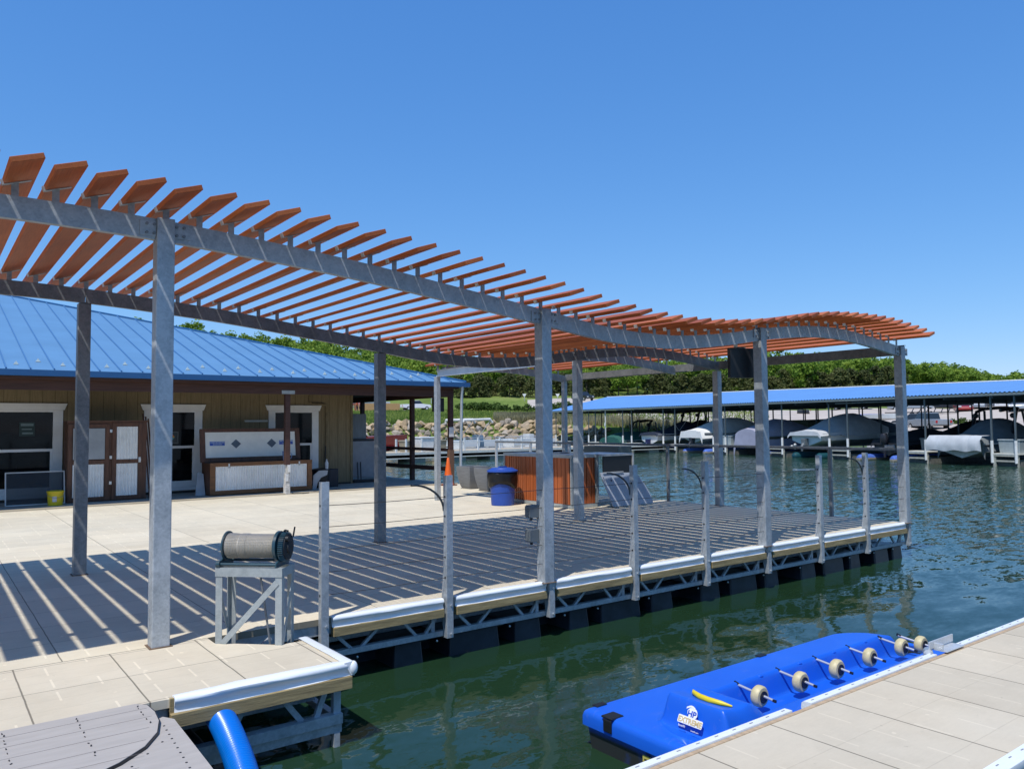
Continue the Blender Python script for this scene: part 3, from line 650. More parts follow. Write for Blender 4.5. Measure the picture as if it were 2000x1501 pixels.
    M = Matrix.Translation((1.152, -3.20, -.222)) @ Matrix(((0, .45, -.893, 0), (-1, 0, 0, 0), (0, .893, .45, 0), (0, 0, 0, 1)))
    def txt(s, size, x, y, mat, name, lift_, xs=1., bold=0.):
        cu = bpy.data.curves.new(name, 'FONT'); cu.body = s; cu.size = size; cu.align_x = 'CENTER'; cu.extrude = .0006; cu.offset = bold; cu.resolution_u = 3
        o = bpy.data.objects.new(name, cu); C.objects.link(o); dg = bpy.context.evaluated_depsgraph_get(); me = bpy.data.meshes.new_from_object(o.evaluated_get(dg)); bpy.data.objects.remove(o)
        me.transform(Matrix.Translation(-Vector(t['_o'])) @ M @ Matrix.Translation((x, y, lift_)) @ Matrix.Diagonal((xs, 1, 1, 1))); me.materials.clear(); me.materials.append(mat)
        ob = bpy.data.objects.new(name, me); C.objects.link(ob); ob.parent = t; return ob
    def blob(pts, h, mat, name, rot=0):
        mb = MB(); mb.prism(pts, h, h+.0012, 0, M); return mb.build(name, mat, t)
    blob([(.042*math.cos(a)+(.004 if a > 3 else 0), .040+.036*math.sin(a)) for a in [2*math.pi*k/24 for k in range(24)]], .000, W_, 'logo_splash')
    blob([(-.052+.0085*k, .070+.016*math.sin(.35*k)) for k in range(9)]+[(.016-.0085*k, .058+.016*math.sin(.35*(8-k))) for k in range(9)], .0014, W_, 'logo_wave')
    txt('HP', .052, 0, .018, BL, 'logo_letters', .0022, 1.1, .0015)
    blob([(-.096, -.036), (.096, -.036), (.1, -.03), (.1, .008), (.094, .013), (-.094, .013), (-.1, .008), (-.1, -.03)], .0002, W_, 'logo_band')
    txt('EXTREME', .046, 0, -.028, O_, 'logo_letters', .0026, 1.0, .0016)
    txt('boatlift', .02, -.055, -.058, W_, 'logo_letters', .0008); txt('boatlift.com', .013, .055, -.066, W_, 'logo_letters', .0008)
lift()

# ------------------------------------------------------------------ marina building
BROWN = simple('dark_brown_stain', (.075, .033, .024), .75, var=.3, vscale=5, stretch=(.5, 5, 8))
def siding():
    m, nt, b = new_mat('tan_board_siding'); v = _coord(nt); xyz = _sep(nt, v)
    g = _noise(nt, _map(nt, v, (7, 7, .6)), 5, 6, .65)
    c = _ramp(nt, g, [(.3, (.20, .152, .082)), (.6, (.27, .21, .118)), (.8, (.33, .262, .155))])
    q = _m(nt, 'FRACT', _m(nt, 'ADD', _m(nt, 'DIVIDE', _m(nt, 'ADD', xyz[0], xyz[1]), .262), 1000.))
    ln = _m(nt, 'LESS_THAN', q, .045)
    c = _mix(nt, _m(nt, 'MULTIPLY', ln, .65), c, (.05, .035, .016))
    nt.links.new(c, b.inputs['Base Color']); b.inputs['Roughness'].default_value = .85
    nt.links.new(_bump(nt, _m(nt, 'SUBTRACT', g, _m(nt, 'MULTIPLY', ln, 2.)), .4, .006), b.inputs['Normal']); return m
SIDE = siding()
RBLUE = simple('blue_painted_metal', (.125, .265, .43), .42, var=.07, vscale=1.2, spec=.5)
GUT = simple('deep_blue_gutter', (.018, .085, .22), .35, var=.06)
TRIM = simple('white_trim', (.84, .83, .80), .55, var=.06, vscale=4)
b_ = thing('marina_building', (0, 13, 0), 'tan board-sided marina store with blue standing-seam hip roof and brown eave beam', 'building')
XL, XR, YF, YB, ZE, SL = -16., 9.88, 12.5, 34.5, 2.965, .287
RX0, RX1, RYm = XL+11, XR-11, 23.5; ZR_ = ZE+SL*11
m = MB()
def slab(p, t=.05):
    n = len(p); m.add(p+[(x, y, z-t) for x, y, z in p], [tuple(range(n)), tuple(range(2*n-1, n-1, -1))]+[(i, n+i, n+(i+1) % n, (i+1) % n) for i in range(n)])
slab([(XL, YF, ZE), (XR, YF, ZE), (RX1, RYm, ZR_), (RX0, RYm, ZR_)])
slab([(XR, YF, ZE), (XR, YB, ZE), (RX1, RYm, ZR_)]); slab([(XR, YB, ZE), (XL, YB, ZE), (RX0, RYm, ZR_), (RX1, RYm, ZR_)]); slab([(XL, YB, ZE), (XL, YF, ZE), (RX0, RYm, ZR_)])
roof = m.build('roof', RBLUE, b_)
m = MB(); x = -1.5-.435*33
while x < XR-.1:
    yt = min(RYm, YF+(XR-x)) if x > RX1 else (RYm if x > RX0 else YF+(x-XL)); h = YF+.0
    m.beam((x, YF+.005, ZE+.014), (x, yt, ZE+SL*(yt-YF)+.014), .022, .034)
    x += .435
y = YF+.4
while y < YB-.2:
    d = min(y-YF, YB-y); m.beam((XR-.005, y, ZE+.014), (XR-d, y, ZE+SL*d+.014), .022, .034); y += .435
m.build('seam', simple('seam_shade_blue', (.06, .18, .37), .6, var=.05), roof)  # darker blue: the seams' thin shadows put into their colour
m = MB(); m.tube([(XR, YF, ZE+.022), (RX1, RYm, ZR_+.022), (RX0, RYm, ZR_+.022), (XL, YF, ZE+.022)], .03, 5); m.tube([(XR, YB, ZE+.022), (RX1, RYm, ZR_+.022)], .03, 5); m.build('ridge_cap', simple('ridge_blue', (.03, .12, .28), .8, spec=.1), roof)
SG = simple('clear_snow_guard', (.60, .66, .62), .3, var=.03)
x = -1.5-.435*3+.21; k = 0
while x < XR-.5:
    y = YF+(.42 if k % 2 else .75); z = ZE+SL*(y-YF)
    if x > -3:
        m = MB(); m.box((x-.05, y-.02, z+.002), (x+.05, y+.03, z+.012)); m.add([(x-.045, y+.02, z+.01), (x+.045, y+.02, z+.01), (x, y+.02, z+.085), (x-.045, y+.03, z+.012), (x+.045, y+.03, z+.012), (x, y+.03, z+.085)], [(0, 1, 2), (5, 4, 3), (0, 3, 4, 1), (1, 4, 5, 2), (2, 5, 3, 0)]); m.build('snow_guard', SG, roof)
    x += .435*.5 if False else .435; k += 1
m = MB()
m.box((XL, YF-.08, ZE-.135), (XR+.09, YF-.074, ZE-.012)); m.box((XL, YF-.074, ZE-.135), (XR+.09, YF+.03, ZE-.128)); m.box((XR+.084, YF-.074, ZE-.135), (XR+.09, YB, ZE-.012)); m.box((XR, YF+.04, ZE-.135), (XR+.084, YB, ZE-.128)); m.build('gutter', GUT, b_)
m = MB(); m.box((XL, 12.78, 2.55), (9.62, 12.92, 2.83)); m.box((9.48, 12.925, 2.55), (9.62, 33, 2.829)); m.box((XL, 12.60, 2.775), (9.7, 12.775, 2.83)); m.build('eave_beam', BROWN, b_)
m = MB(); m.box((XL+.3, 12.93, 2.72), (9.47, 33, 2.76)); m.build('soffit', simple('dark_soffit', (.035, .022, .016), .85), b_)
m = MB(); m.box((XL+.5, 15.13, 0), (7.5, 15.25, 2.72)); m.box((7.38, 15.26, 0), (7.5, 31, 2.72)); m.box((XL+.5, 15.26, 0), (XL+.62, 31, 2.72)); wall = m.build('wall', SIDE, b_)
m = MB(); m.box((7.44, 15.10, 0), (7.515, 15.1295, 2.715)); m.build('corner_board', simple('tan_trim', (.24, .185, .10), .8, var=.2), wall)
m = MB(); m.box((XL+.5, 15.085, .013), (7.44, 15.128, .06)); m.build('sill_plate', simple('dark_base', (.05, .045, .04), .9), wall)
def glass_mat():
    m, nt, b = new_mat('dark_window_glass'); v = _coord(nt)
    n = _noise(nt, _map(nt, v, (1, 1, 2.2)), 1.6, 3)
    nt.links.new(_ramp(nt, n, [(.40, (.003, .004, .005)), (.66, (.010, .013, .015)), (.8, (.03, .034, .032))]), b.inputs['Base Color'])
    b.inputs['Roughness'].default_value = .04; b.inputs['Specular IOR Level'].default_value = .18
    nt.links.new(_bump(nt, _noise(nt, v, .8, 2), .05, .02), b.inputs['Normal']); return m
GLASS = glass_mat()
def window(x0, x1, xi0, xi1, stuff=0):
    m = MB(); Y = 15.13; z0, z1 = .26, 2.15
    m.box((x0, Y-.045, .17), (xi0, Y-.001, 2.17)); m.box((xi1, Y-.045, .17), (x1, Y-.001, 2.17)); m.box((xi0+.0005, Y-.045, 2.12), (xi1-.0005, Y-.001, 2.17))
    m.box((xi0+.0005, Y-.05, .17), (xi1-.0005, Y-.001, .33)); m.box((x0-.03, Y-.06, .08), (x1+.03, Y-.0015, .168))
    m.prism([(x0-.03, 2.172), (x1+.03, 2.172), (x1+.09, 2.33), (x0-.09, 2.33)], -(Y-.002), -(Y-.06), 0, Matrix(((1, 0, 0, 0), (0, 0, -1, 0), (0, 1, 0, 0), (0, 0, 0, 1))))
    w_ = m.build('window', TRIM, b_, bevel=.004)
    m = MB(); m.box((xi0+.001, Y-.028, .331), (xi1-.001, Y-.02, 1.2)); m.box((xi0+.001, Y-.018, 1.2), (xi1-.001, Y-.012, 2.119)); m.build('pane', GLASS, w_)
    m = MB()
    m.box((xi0+.002, Y-.036, 1.18), (xi1-.002, Y-.0285, 1.245)); m.box((xi0+.002, Y-.036, .332), (xi0+.05, Y-.0285, 1.1795)); m.box((xi1-.05, Y-.036, .332), (xi1-.002, Y-.0285, 1.1795)); m.build('sash', TRIM, w_)
    return w_
w1 = window(-1.75, -.12, -1.58, -.33); w2 = window(1.70, 3.14, 1.9, 2.94); w3 = window(4.94, 6.42, 5.13, 6.22); window(-5.2, -3.6, -5.0, -3.8)
POS = simple('faded_poster', (.30, .42, .42), .7, var=.4, vscale=25)
m = MB(); m.box((-1.02, 15.096, 1.55), (-.70, 15.1, 1.88)); s = m.build('window_sign', simple('teal_sign', (.015, .04, .04), .6), w1)
m = MB(); m.box((-.99, 15.094, 1.79), (-.73, 15.0958, 1.85)); m.box((-.97, 15.094, 1.70), (-.76, 15.0958, 1.73)); m.box((-.96, 15.094, 1.60), (-.74, 15.0958, 1.64)); m.build('sign_lettering', simple('sign_faded', (.16, .22, .22), .6), s)
m = MB(); m.box((2.06, 15.094, 1.30), (2.54, 15.099, 1.62)); m.box((2.09, 15.092, 1.33), (2.51, 15.0935, 1.59), 1); s = m.build('window_sign', [simple('sign_frame', (.10, .11, .11), .5), simple('sign_dark', (.02, .03, .03), .4)], w2)
for z0_, z1_, c_, nm in ((1.50, 1.56, (.5, .12, .04), 'sun_red'), (1.46, 1.50, (.6, .33, .04), 'sun_yellow'), (1.37, 1.46, (.05, .35, .33), 'wave_teal')):
    m = MB(); P = []
    for k in range(13):
        a = math.pi*k/12
    hw0 = .13*math.sqrt(max(.02, 1-((z0_-1.47)/.11)**2)); hw1 = .13*math.sqrt(max(.02, 1-((z1_-1.47)/.11)**2))
    m.add([(2.31-hw0, 15.0915, z0_), (2.31+hw0, 15.0915, z0_), (2.31+hw1, 15.0915, z1_), (2.31-hw1, 15.0915, z1_)], [(0, 1, 2, 3)]); m.build('round_emblem', simple(nm, c_, .5), s)
for (x, y) in ((4.61, 12.85), (9.55, 12.85), (9.55, 15.1), (9.55, 18.6), (9.55, 22.)):
    m = MB(); m.box((x-.065, y-.065, .75 if x < 5 else 0), (x+.065, y+.065, 2.549)); po = m.build('post', BROWN, b_, bevel=.008)
    if x < 5:
        m = MB(); m.box((x-.068, y-.068, 0), (x+.068, y+.068, .25)); m.box((x-.06, y-.06, .25), (x+.06, y+.06, .53)); m.box((x-.02, y-.066, .53), (x+.065, y+.06, .75)); m.build('post_wrap', simple('torn_white_wrap', (.6, .58, .54), .8, var=.35, vscale=14), po, bevel=.01)
        m = MB(); m.box((x-.06, y-.075, .33), (x+.02, y-.062, .50)); m.box((x-.0, y-.082, .56), (x+.07, y-.067, .74)); m.build('outlet', simple('white_plastic', (.7, .7, .68), .4), po, bevel=.006)
        m = MB(); m.box((x-.17, y-.085, 2.552), (x+.17, y-.071, 2.64)); m.build('bracket_plate', LG, po)
    elif y < 13:
        m = MB(); m.box((x-.075, y-.075, 0), (x+.075, y+.075, 1.0)); m.build('post_wrap', simple('light_brown_wood', (.16, .085, .05), .8), po)
        m = MB(); m.box((9.45, 12.765, 1.38), (9.61, 12.774, 1.66)); m.build('notice', simple('paper', (.72, .68, .66), .7, var=.15, vscale=30), po)
m = MB()
for z0_, z1_ in ((.95, 1.04), (.37, .50)): m.box((9.52, 13.0, z0_), (9.58, 22., z1_))
m.build('porch_rail', BROWN, b_)
m = MB(); m.tube([(9.72, 12.46, 2.84), (9.72, 12.5, 2.6), (9.70, 12.56, .25), (9.70, 12.52, .12), (9.78, 12.40, .04), (9.9, 12.3, .02)], .042, 12); m.build('downspout', galv('downspout_metal', (.36, .39, .40), (.5, .53, .55), .4, .4), b_, True)
m = MB(); m.tube([(6.15, 15.08, 2.6), (6.15, 15.08, 2.42), (6.2, 15.08, 2.38), (6.62, 15.08, 2.36), (6.66, 15.08, 2.3), (6.66, 15.08, .3)], .03, 8); m.build('conduit', MATS['tan_trim'], b_, True)
m = MB(); m.box((4.26, 15.05, 1.86), (4.90, 15.12, 1.91)); m.beam((4.58, 15.1, 1.70), (4.58, 15.1, 1.86), .02, .02); m.build('wall_light', simple('light_white', (.6, .6, .55), .5), b_)

# ------------------------------------------------------------------ things in front of the store
def corr(mb, x0, x1, y, z0, z1, pitch=.06, d=.014):
    n = int((x1-x0)/pitch*6); pts = [(x0+(x1-x0)*i/n, y-d*math.sin(2*math.pi*(x1-x0)*i/n/pitch)) for i in range(n+1)]
    mb.add([(x, yy, z0) for x, yy in pts]+[(x, yy, z1) for x, yy in pts], [(i, i+1, n+2+i, n+1+i) for i in range(n)])
CORR = galv('corrugated_steel', (.66, .66, .63), (.86, .86, .83), .25, .4, 5)
RW = simple('brown_stained_wood', (.115, .048, .024), .6, var=.35, vscale=5, stretch=(4, 4, .7)); OW = simple('orange_brown_wood', (.20, .085, .028), .6, var=.3, vscale=5, stretch=(.7, 4, 4))
t = thing('cabinet', (.63, 13.95, 0), 'tall brown wooden cabinet with corrugated steel door panels and a grey screen at its left', 'cabinet')
m = MB(); m.box((-.17, 13.95, .02), (1.52, 14.5, 1.86)); m.box((-.19, 13.90, 1.861), (1.54, 14.52, 1.90)); m.build('body', RW, t)
def framed(x0, x1, z0, z1, y, nm, splits, bw=.09):
    m = MB(); m.box((x0, y-.03, z0), (x0+bw, y, z1)); m.box((x1-bw, y-.03, z0), (x1, y, z1)); m.box((x0+bw, y-.0295, z0), (x1-bw, y, z0+bw)); m.box((x0+bw, y-.0295, z1-bw), (x1-bw, y, z1))
    for s in splits: m.box((x0+bw, y-.0295, s-bw/2), (x1-bw, y, s+bw/2))
    return m.build(nm, RW, t, bevel=.004)
d1 = framed(-.16, .70, .03, 1.82, 13.948, 'door', [.93]); d2 = framed(.76, 1.42, .03, 1.85, 13.946, 'door', [.93])
m = MB(); m.box((-.06, 13.90, 1.0), (.60, 13.915, 1.72)); m.build('screen', simple('grey_screen', (.32, .34, .35), .3, var=.2, vscale=2), d1)
m = MB(); corr(m, -.06, .60, 13.935, .125, .88, .062); m.build('corrugated_panel', CORR, d1)
m = MB(); corr(m, .855, 1.325, 13.933, .125, .88, .062); corr(m, .855, 1.325, 13.933, .98, 1.755, .062); m.build('corrugated_panel', CORR, d2)
m = MB()
for z in (.4, 1.0, 1.62): m.box((.705, 13.905, z), (.755, 13.915, z+.07))
m.build('hinge', BRK, t)
m = MB(); m.cyl((1.36, 13.90, .96), (1.36, 13.86, .96), .022, 10); m.box((1.335, 13.9, .90), (1.385, 13.914, 1.02)); m.build('handle', BRK, d2)
for x, h in ((1.62, 2.08), (1.68, 2.0), (1.74, 1.95)):
    m = MB(); m.beam((x, 14.0, .02), (x-.03, 14.7, h), .04, .03, (1, 0, 0)); tag(m.build('wooden_pole', RW), {1.62: 'tallest of three brown poles leaning against the wall right of the cabinet', 1.68: 'middle brown pole leaning right of the cabinet', 1.74: 'shortest and rightmost brown pole leaning right of the cabinet'}[x], 'pole', 'brown poles leaning by the cabinet')
t = thing('window_screen', (-.8, 14.2, 0), 'framed insect screen leaning under the left window of the store', 'screen')
MS = Matrix.Translation((0, 13.9, .02)) @ Matrix.Rotation(R(-14), 4, 'X')
m = MB()
for lo, hi in (((-1.36, 0, 0), (-1.335, .02, .76)), ((-.22, 0, 0), (-.195, .02, .76)), ((-1.3345, 0, 0), (-.2205, .02, .025)), ((-1.3345, 0, .735), (-.2205, .02, .76))): m.box(lo, hi, 0, MS)
m.build('frame', simple('silver_frame', (.5, .5, .48), .5), t)
mm, nt, bb = new_mat('insect_mesh'); bb.inputs['Base Color'].default_value = (.02, .022, .025, 1); bb.inputs['Alpha'].default_value = .55
m = MB(); m.box((-1.335, .009, .025), (-.22, .011, .735), 0, MS); m.build('mesh', mm, t)
t = thing('bucket', (-.43, 13.6, 0), 'yellow plastic bucket with a white label beside the left window', 'bucket')
YL = simple('bucket_yellow', (.72, .52, .01), .4, var=.06)
m = MB(); m.lathe((-.43, 13.6, 0), [(.14, .005), (.145, .0), (.165, .30), (.178, .305), (.178, .33), (.165, .335), (.155, .325), (.13, .02)], 28); m.build('body', YL, t, True)
m = MB(); m.tube([(-.43+.18*math.cos(a), 13.6-.02-.16*math.sin(a), .29-.10*math.sin(a)) for a in [math.pi*k/12 for k in range(13)]], .004, 6); m.build('handle', GD, t)
m = MB()
for k in range(5):
    a0, a1 = R(-118+k*6), R(-112+k*6); m.add([(-.43+.160*math.cos(a0), 13.6+.160*math.sin(a0), .10), (-.43+.160*math.cos(a1), 13.6+.160*math.sin(a1), .10), (-.43+.166*math.cos(a1), 13.6+.166*math.sin(a1), .22), (-.43+.166*math.cos(a0), 13.6+.166*math.sin(a0), .22)], [(0, 1, 2, 3)])
m.build('label', simple('paper', (.72, .68, .66)), t)

t = thing('ice_chest', (4.2, 13.5, 0), 'long corrugated-sided chest with its white lid raised between two store windows', 'chest')
m = MB(); m.box((2.90, 13.5, .03), (5.56, 13.53, .135)); m.box((2.90, 13.5, .735), (5.56, 13.53, .83)); m.box((2.90, 13.5, .1355), (3.03, 13.53, .7345)); m.box((5.43, 13.5, .1355), (5.56, 13.53, .7345)); m.build('front_frame', OW, t, bevel=.004)
m = MB(); corr(m, 3.03, 5.43, 13.522, .135, .735, .062); m.build('corrugated_panel', CORR, t)
m = MB(); m.box((2.90, 13.531, .03), (2.96, 14.2, .82)); m.box((5.50, 13.531, .03), (5.56, 14.2, .82)); m.box((2.965, 14.1, .03), (5.495, 14.2, .82)); m.box((2.965, 13.56, .03), (5.495, 14.095, .1)); m.build('body', RW, t)
lid = MB(); ML = Matrix.Translation((0, 14.12, .83)) @ Matrix.Rotation(R(-8), 4, 'X')
for lo, hi in (((2.84, 0, 0), (2.97, .05, .86)), ((5.36, 0, 0), (5.49, .05, .86)), ((2.9705, 0, 0), (5.3595, .05, .11)), ((2.9705, 0, .77), (5.3595, .05, .86))): lid.box(lo, hi, 0, ML)
lo_ = lid.build('lid', RW, t, bevel=.004)
m = MB(); m.box((2.971, .012, .111), (5.359, .03, .769), 0, ML); m.build('white_panel', simple('cream_board', (.78, .76, .68), .6, var=.06), lo_)
for x in (3.75, 4.70):
    m = MB(); m.prism([(x, .34), (x+.13, .46), (x, .58), (x-.13, .46)], -.011, -.004, 0, ML @ Matrix(((1, 0, 0, 0), (0, 0, -1, 0), (0, 1, 0, 0), (0, 0, 0, 1)))); m.build('diamond_window', simple('steel_blue_pane', (.10, .12, .14), .3), lo_)
BS = simple('blue_sticker', (.03, .09, .42), .5)
for x in (3.27, 5.10):
    m = MB(); m.box((x-.19, .008, .42), (x+.19, .0115, .53), 0, ML); s = m.build('sticker', BS, lo_)
    m = MB()
    r_ = random.Random(int(x*10)); xx = x-.18
    while xx < x+.165: 
        w_ = r_.choice([.016, .022, .03]); m.box((xx, .006, .490), (xx+w_-.008, .0078, .515), 0, ML); 
        if abs(xx-x) < .12: m.box((xx, .006, .44), (xx+w_-.008, .0078, .462), 0, ML)
        xx += w_
    m.build('sticker_print', simple('sign_white', (.6, .7, .72), .6), s)
m = MB()
for x in (3.36, 5.2): m.box((x-.02, 13.488, .72), (x+.02, 13.4995, .80)); m.cyl((x, 13.49, .70), (x, 13.475, .72), .02, 8)
m.build('latch', BRK, t)
t = thing('jug', (4.95, 13.52, .83), 'clear blue plastic jug standing on the chest rim beside the wrapped post', 'jug')
mm, nt, bb = new_mat('clear_blue_plastic'); bb.inputs['Base Color'].default_value = (.25, .36, .62, 1); bb.inputs['Alpha'].default_value = .6; bb.inputs['Roughness'].default_value = .2
m = MB(); m.lathe((4.86, 13.56, .832), [(.075, 0), (.08, .005), (.10, .24), (.094, .24), (.075, .012)], 20); m.build('body', mm, t, True)
m = MB(); m.tube([(4.95, 13.56, .87), (5.01, 13.56, .9), (5.02, 13.56, 1.0), (4.96, 13.56, 1.03)], .009, 8); m.build('handle', mm, t, True)

t = thing('fender_panel', (2.85, 13.9, 0), 'grey-white plastic sheet leaning between the right-middle window and the chest', 'panel')
m = MB(); m.add([(2.62, 13.75, .02), (2.86, 13.75, .02), (2.86, 13.95, .55), (2.72, 13.95, .60), (2.62, 13.77, .02), (2.86, 13.77, .02), (2.86, 13.97, .55), (2.72, 13.97, .60)], [(0, 1, 2, 3), (7, 6, 5, 4), (0, 4, 5, 1), (1, 5, 6, 2), (2, 6, 7, 3), (3, 7, 4, 0)]); m.build('sheet', simple('dull_white_sheet', (.35, .38, .40), .6), t)
t = thing('shore_power_cord', (3.2, 15.05, 0), 'blue cord hanging from a grey outlet beside the middle window', 'cord')
m = MB(); m.box((3.14, 15.0, 1.1), (3.30, 15.08, 1.42)); m.build('outlet', simple('dull_white_sheet', (.35, .38, .40)), t, bevel=.02)
m = MB(); m.tube([(3.24, 15.0, 1.12), (3.2, 14.95, .9), (3.17, 14.9, .5), (3.18, 14.8, .15), (3.24, 14.6, .03), (3.1, 14.3, .02)], .017, 8); m.build('cord', simple('cord_blue', (.01, .06, .35), .5), t, True)
t = thing('storage_bin', (6.1, 14.1, 0), 'black bin with spray bottle and bags beside the right end of the chest', 'bin')
m = MB(); m.lathe((6.15, 14.3, 0), [(.22, 0), (.25, .46), (.27, .47), (.27, .52), (.05, .56)], 20); m.build('body', BLACK, t, True)
m = MB(); m.box((6.3, 14.15, .0), (6.62, 14.5, .52)); m.build('crate', simple('near_black_blue', (.015, .02, .03), .6), t, bevel=.02)
m = MB(); m.lathe((6.26, 14.15, .50), [(.045, 0), (.05, .2), (.02, .26), (.02, .3)], 14); m.build('bottle', simple('white_plastic', (.7, .7, .68)), t, True)
t = thing('cart_fender', (5.85, 13.6, 0), 'grey curved metal bracket standing at the right end of the chest', 'bracket')
m = MB(); P = [(5.62, .02), (5.72, .02), (5.76, .18), (5.86, .33), (6.04, .40), (6.06, .52), (5.80, .52), (5.64, .40)]
m.prism(P, -13.62, -13.6, 0, Matrix(((1, 0, 0, 0), (0, 0, -1, 0), (0, 1, 0, 0), (0, 0, 0, 1)))); m.build('plate', simple('dull_white_sheet', (.35, .38, .40)), t, bevel=.004)
tag((lambda mb: mb.build('power_cord', BLACK))(MB().tube([(4.7, 12.74, .03), (5.0, 12.72, .01), (5.6, 12.95, .04), (6.3, 13.3, .02)], .01, 6)), 'thin black cord lying on the pale board near the wrapped post', 'cord')
tag((lambda mb: mb.build('charging_cord', MATS['white_plastic'], None, True))(MB().tube([(6.75, 15.09, .42), (6.82, 15.02, .25), (6.95, 14.9, .06), (6.8, 14.7, .02)], .008, 6)), 'thin white cord looping down from the wall to the porch floor', 'cord')
tag((lambda mb: mb.build('hanging_strap', BLACK, None, True))(MB().tube([(6.62, 15.04, 1.15), (6.60, 15.03, .9), (6.61, 15.03, .5)], .014, 6)), 'black strap hanging on the wall right of the last window', 'strap')

t = thing('freezer', (8.1, 15.9, 0), 'grey-white appliance cabinet standing at the dark porch corner', 'appliance')
m = MB(); m.box((7.72, 15.6, .14), (8.52, 16.2, 1.26)); m.build('body', simple('dull_white', (.34, .35, .37), .5, var=.1), t, bevel=.02)
m = MB(); m.box((7.70, 15.62, .02), (7.74, 16.2, 1.33)); m.box((7.7, 15.598, 1.265), (8.56, 16.2, 1.32)); m.build('trim', BLACK, t)
t = thing('steel_panel', (8.0, 15.8, 1.33), 'plain grey steel box standing on the porch appliance', 'box')
m = MB(); m.box((7.70, 15.75, 1.322), (8.28, 16.1, 2.10)); m.build('body', simple('brushed_grey', (.22, .25, .27), .45, .2, var=.15, stretch=(4, 4, .4)), t, bevel=.01)
t = thing('hand_truck', (8.0, 15.4, 0), 'black hand truck with two upright bars in front of the porch appliance', 'trolley')
m = MB(); m.cyl((7.86, 15.45, .05), (7.86, 15.5, .62), .018, 8); m.cyl((7.96, 15.45, .05), (7.96, 15.5, .62), .018, 8); m.build('upright', BLACK, t)
m = MB(); m.box((7.6, 15.2, .02), (8.4, 15.55, .09)); m.build('base', BLACK, t, bevel=.02)
t = thing('porch_speaker', (9.3, 12.8, 2.1), 'black box speaker hanging at the porch corner post', 'speaker')
m = MB(); m.box((9.13, 12.98, 2.12), (9.42, 13.2, 2.52)); m.build('cabinet', BLACK, t, bevel=.01)
t = thing('traffic_cone', (9.35, 12.55, 0), 'orange traffic cone leaning against the porch corner post', 'cone')
OR = simple('cone_orange', (.75, .12, .01), .5, var=.08)
m = MB(); m.lathe((9.24, 12.5, 0), [(.16, .03), (.145, .05), (.125, .16), (.06, .60), (.03, .78), (.02, .79)], 24); m.build('cone', OR, t, True)
m = MB(); m.box((9.05, 12.31, 0), (9.43, 12.69, .03)); m.build('base', simple('dark_red_rubber', (.12, .02, .01), .7), t, bevel=.01)

# ------------------------------------------------------------------ bar counter, bin, planters, leaning sheet
t = thing('bar_counter', (8, 6.5, 0), 'reddish slatted bar counter framed in grey metal on the deck', 'bar')
SLW = simple('orange_red_cladding', (.46, .115, .03), .5, var=.22, vscale=3, stretch=(9, 9, .5))
m = MB(); m.box((7.66, 5.36, .08), (8.3, 7.6, 1.02)); m.build('core', DARK, t)
rx = random.Random(5); y = 5.40
while y < 7.55:
    w_ = rx.choice([.07, .10, .13]); w_ = min(w_, 7.58-y)
    m = MB(); m.box((7.640-rx.choice([0, .006]), y, .085), (7.6595, y+w_-.018, 1.02)); m.build('slat', SLW, t); y += w_
x = 7.72
while x < 8.27:
    w_ = rx.choice([.07, .10, .13]); w_ = min(w_, 8.29-x)
    m = MB(); m.box((x, 5.340-rx.choice([0, .006]), .085), (x+w_-.018, 5.3595, 1.02)); m.build('slat', SLW, t); x += w_
m = MB(); m.box((7.62, 5.31, 1.022), (8.36, 7.62, 1.085)); m.box((7.63, 5.33, .01), (8.34, 7.61, .0795)); m.box((7.625, 5.325, .08), (7.68, 5.359, 1.021)); m.box((8.30, 5.325, .08), (8.36, 5.36, 1.021)); m.box((7.625, 7.585, .08), (7.66, 7.62, 1.021)); m.build('frame', LG, t)
m = MB(); m.box((8.37, 5.15, 1.045), (9.24, 6.2, 1.085)); m.box((9.20, 5.15, 0), (9.24, 5.19, 1.044)); m.box((8.32, 5.12, .70), (8.9, 5.14, .72)); m.build('counter_top', simple('pale_steel', (.55, .56, .56), .4, .2), t)
m = MB(); m.box((8.37, 5.17, .55), (9.195, 5.2, 1.04)); m.build('dark_panel', BLACK, t)
t2 = thing('cooler_lid', (8.4, 6.8, 1.09), 'low dark metal box on top of the bar counter', 'box')
m = MB(); m.box((8.0, 6.1, 1.087), (8.28, 6.5, 1.112)); m.build('lid', GD, t2, bevel=.01)
t2 = thing('counter_shelf', (9.6, 7.6, 0), 'grey-green long box on legs behind the bar counter', 'counter')
m = MB(); m.box((9.72, 6.1, 1.03), (10.15, 7.25, 1.20)); m.build('box', simple('grey_green', (.16, .19, .17), .6), t2, bevel=.01)
m = MB(); [m.box((x, y, 0), (x+.05, y+.05, 1.029)) for x in (9.75, 10.07) for y in (6.13, 7.17)]; m.build('leg', GD, t2)
t = thing('leaning_sheet', (9, 5.0, 0), 'pale blue-grey sheet with cut rounded corner leaning against the bar counter', 'panel')
pts = [(8.42, .02), (9.60, .02), (9.58, .20), (9.50, .40), (9.38, .58), (9.28, .70), (8.26, .74)]
MM = Matrix(((1, 0, 0, 0), (0, 0, -1, 0), (0, 1, 0, 0), (0, 0, 0, 1)))
m = MB(); m.prism([(x, z) for x, z in pts], .0, .02, 0, Matrix.Translation((0, 4.96, 0)) @ Matrix.Rotation(R(-17), 4, 'X') @ MM); m.build('sheet', simple('pale_blue_grey', (.36, .40, .46), .5, var=.06), t, bevel=.004)
m = MB(); m.beam((8.46, 4.99, .02), (8.32, 5.14, .62), .03, .03); m.beam((8.46, 4.99, .02), (8.56, 5.13, .02), .03, .03); m.build('strut', BLACK, t)
m = MB()
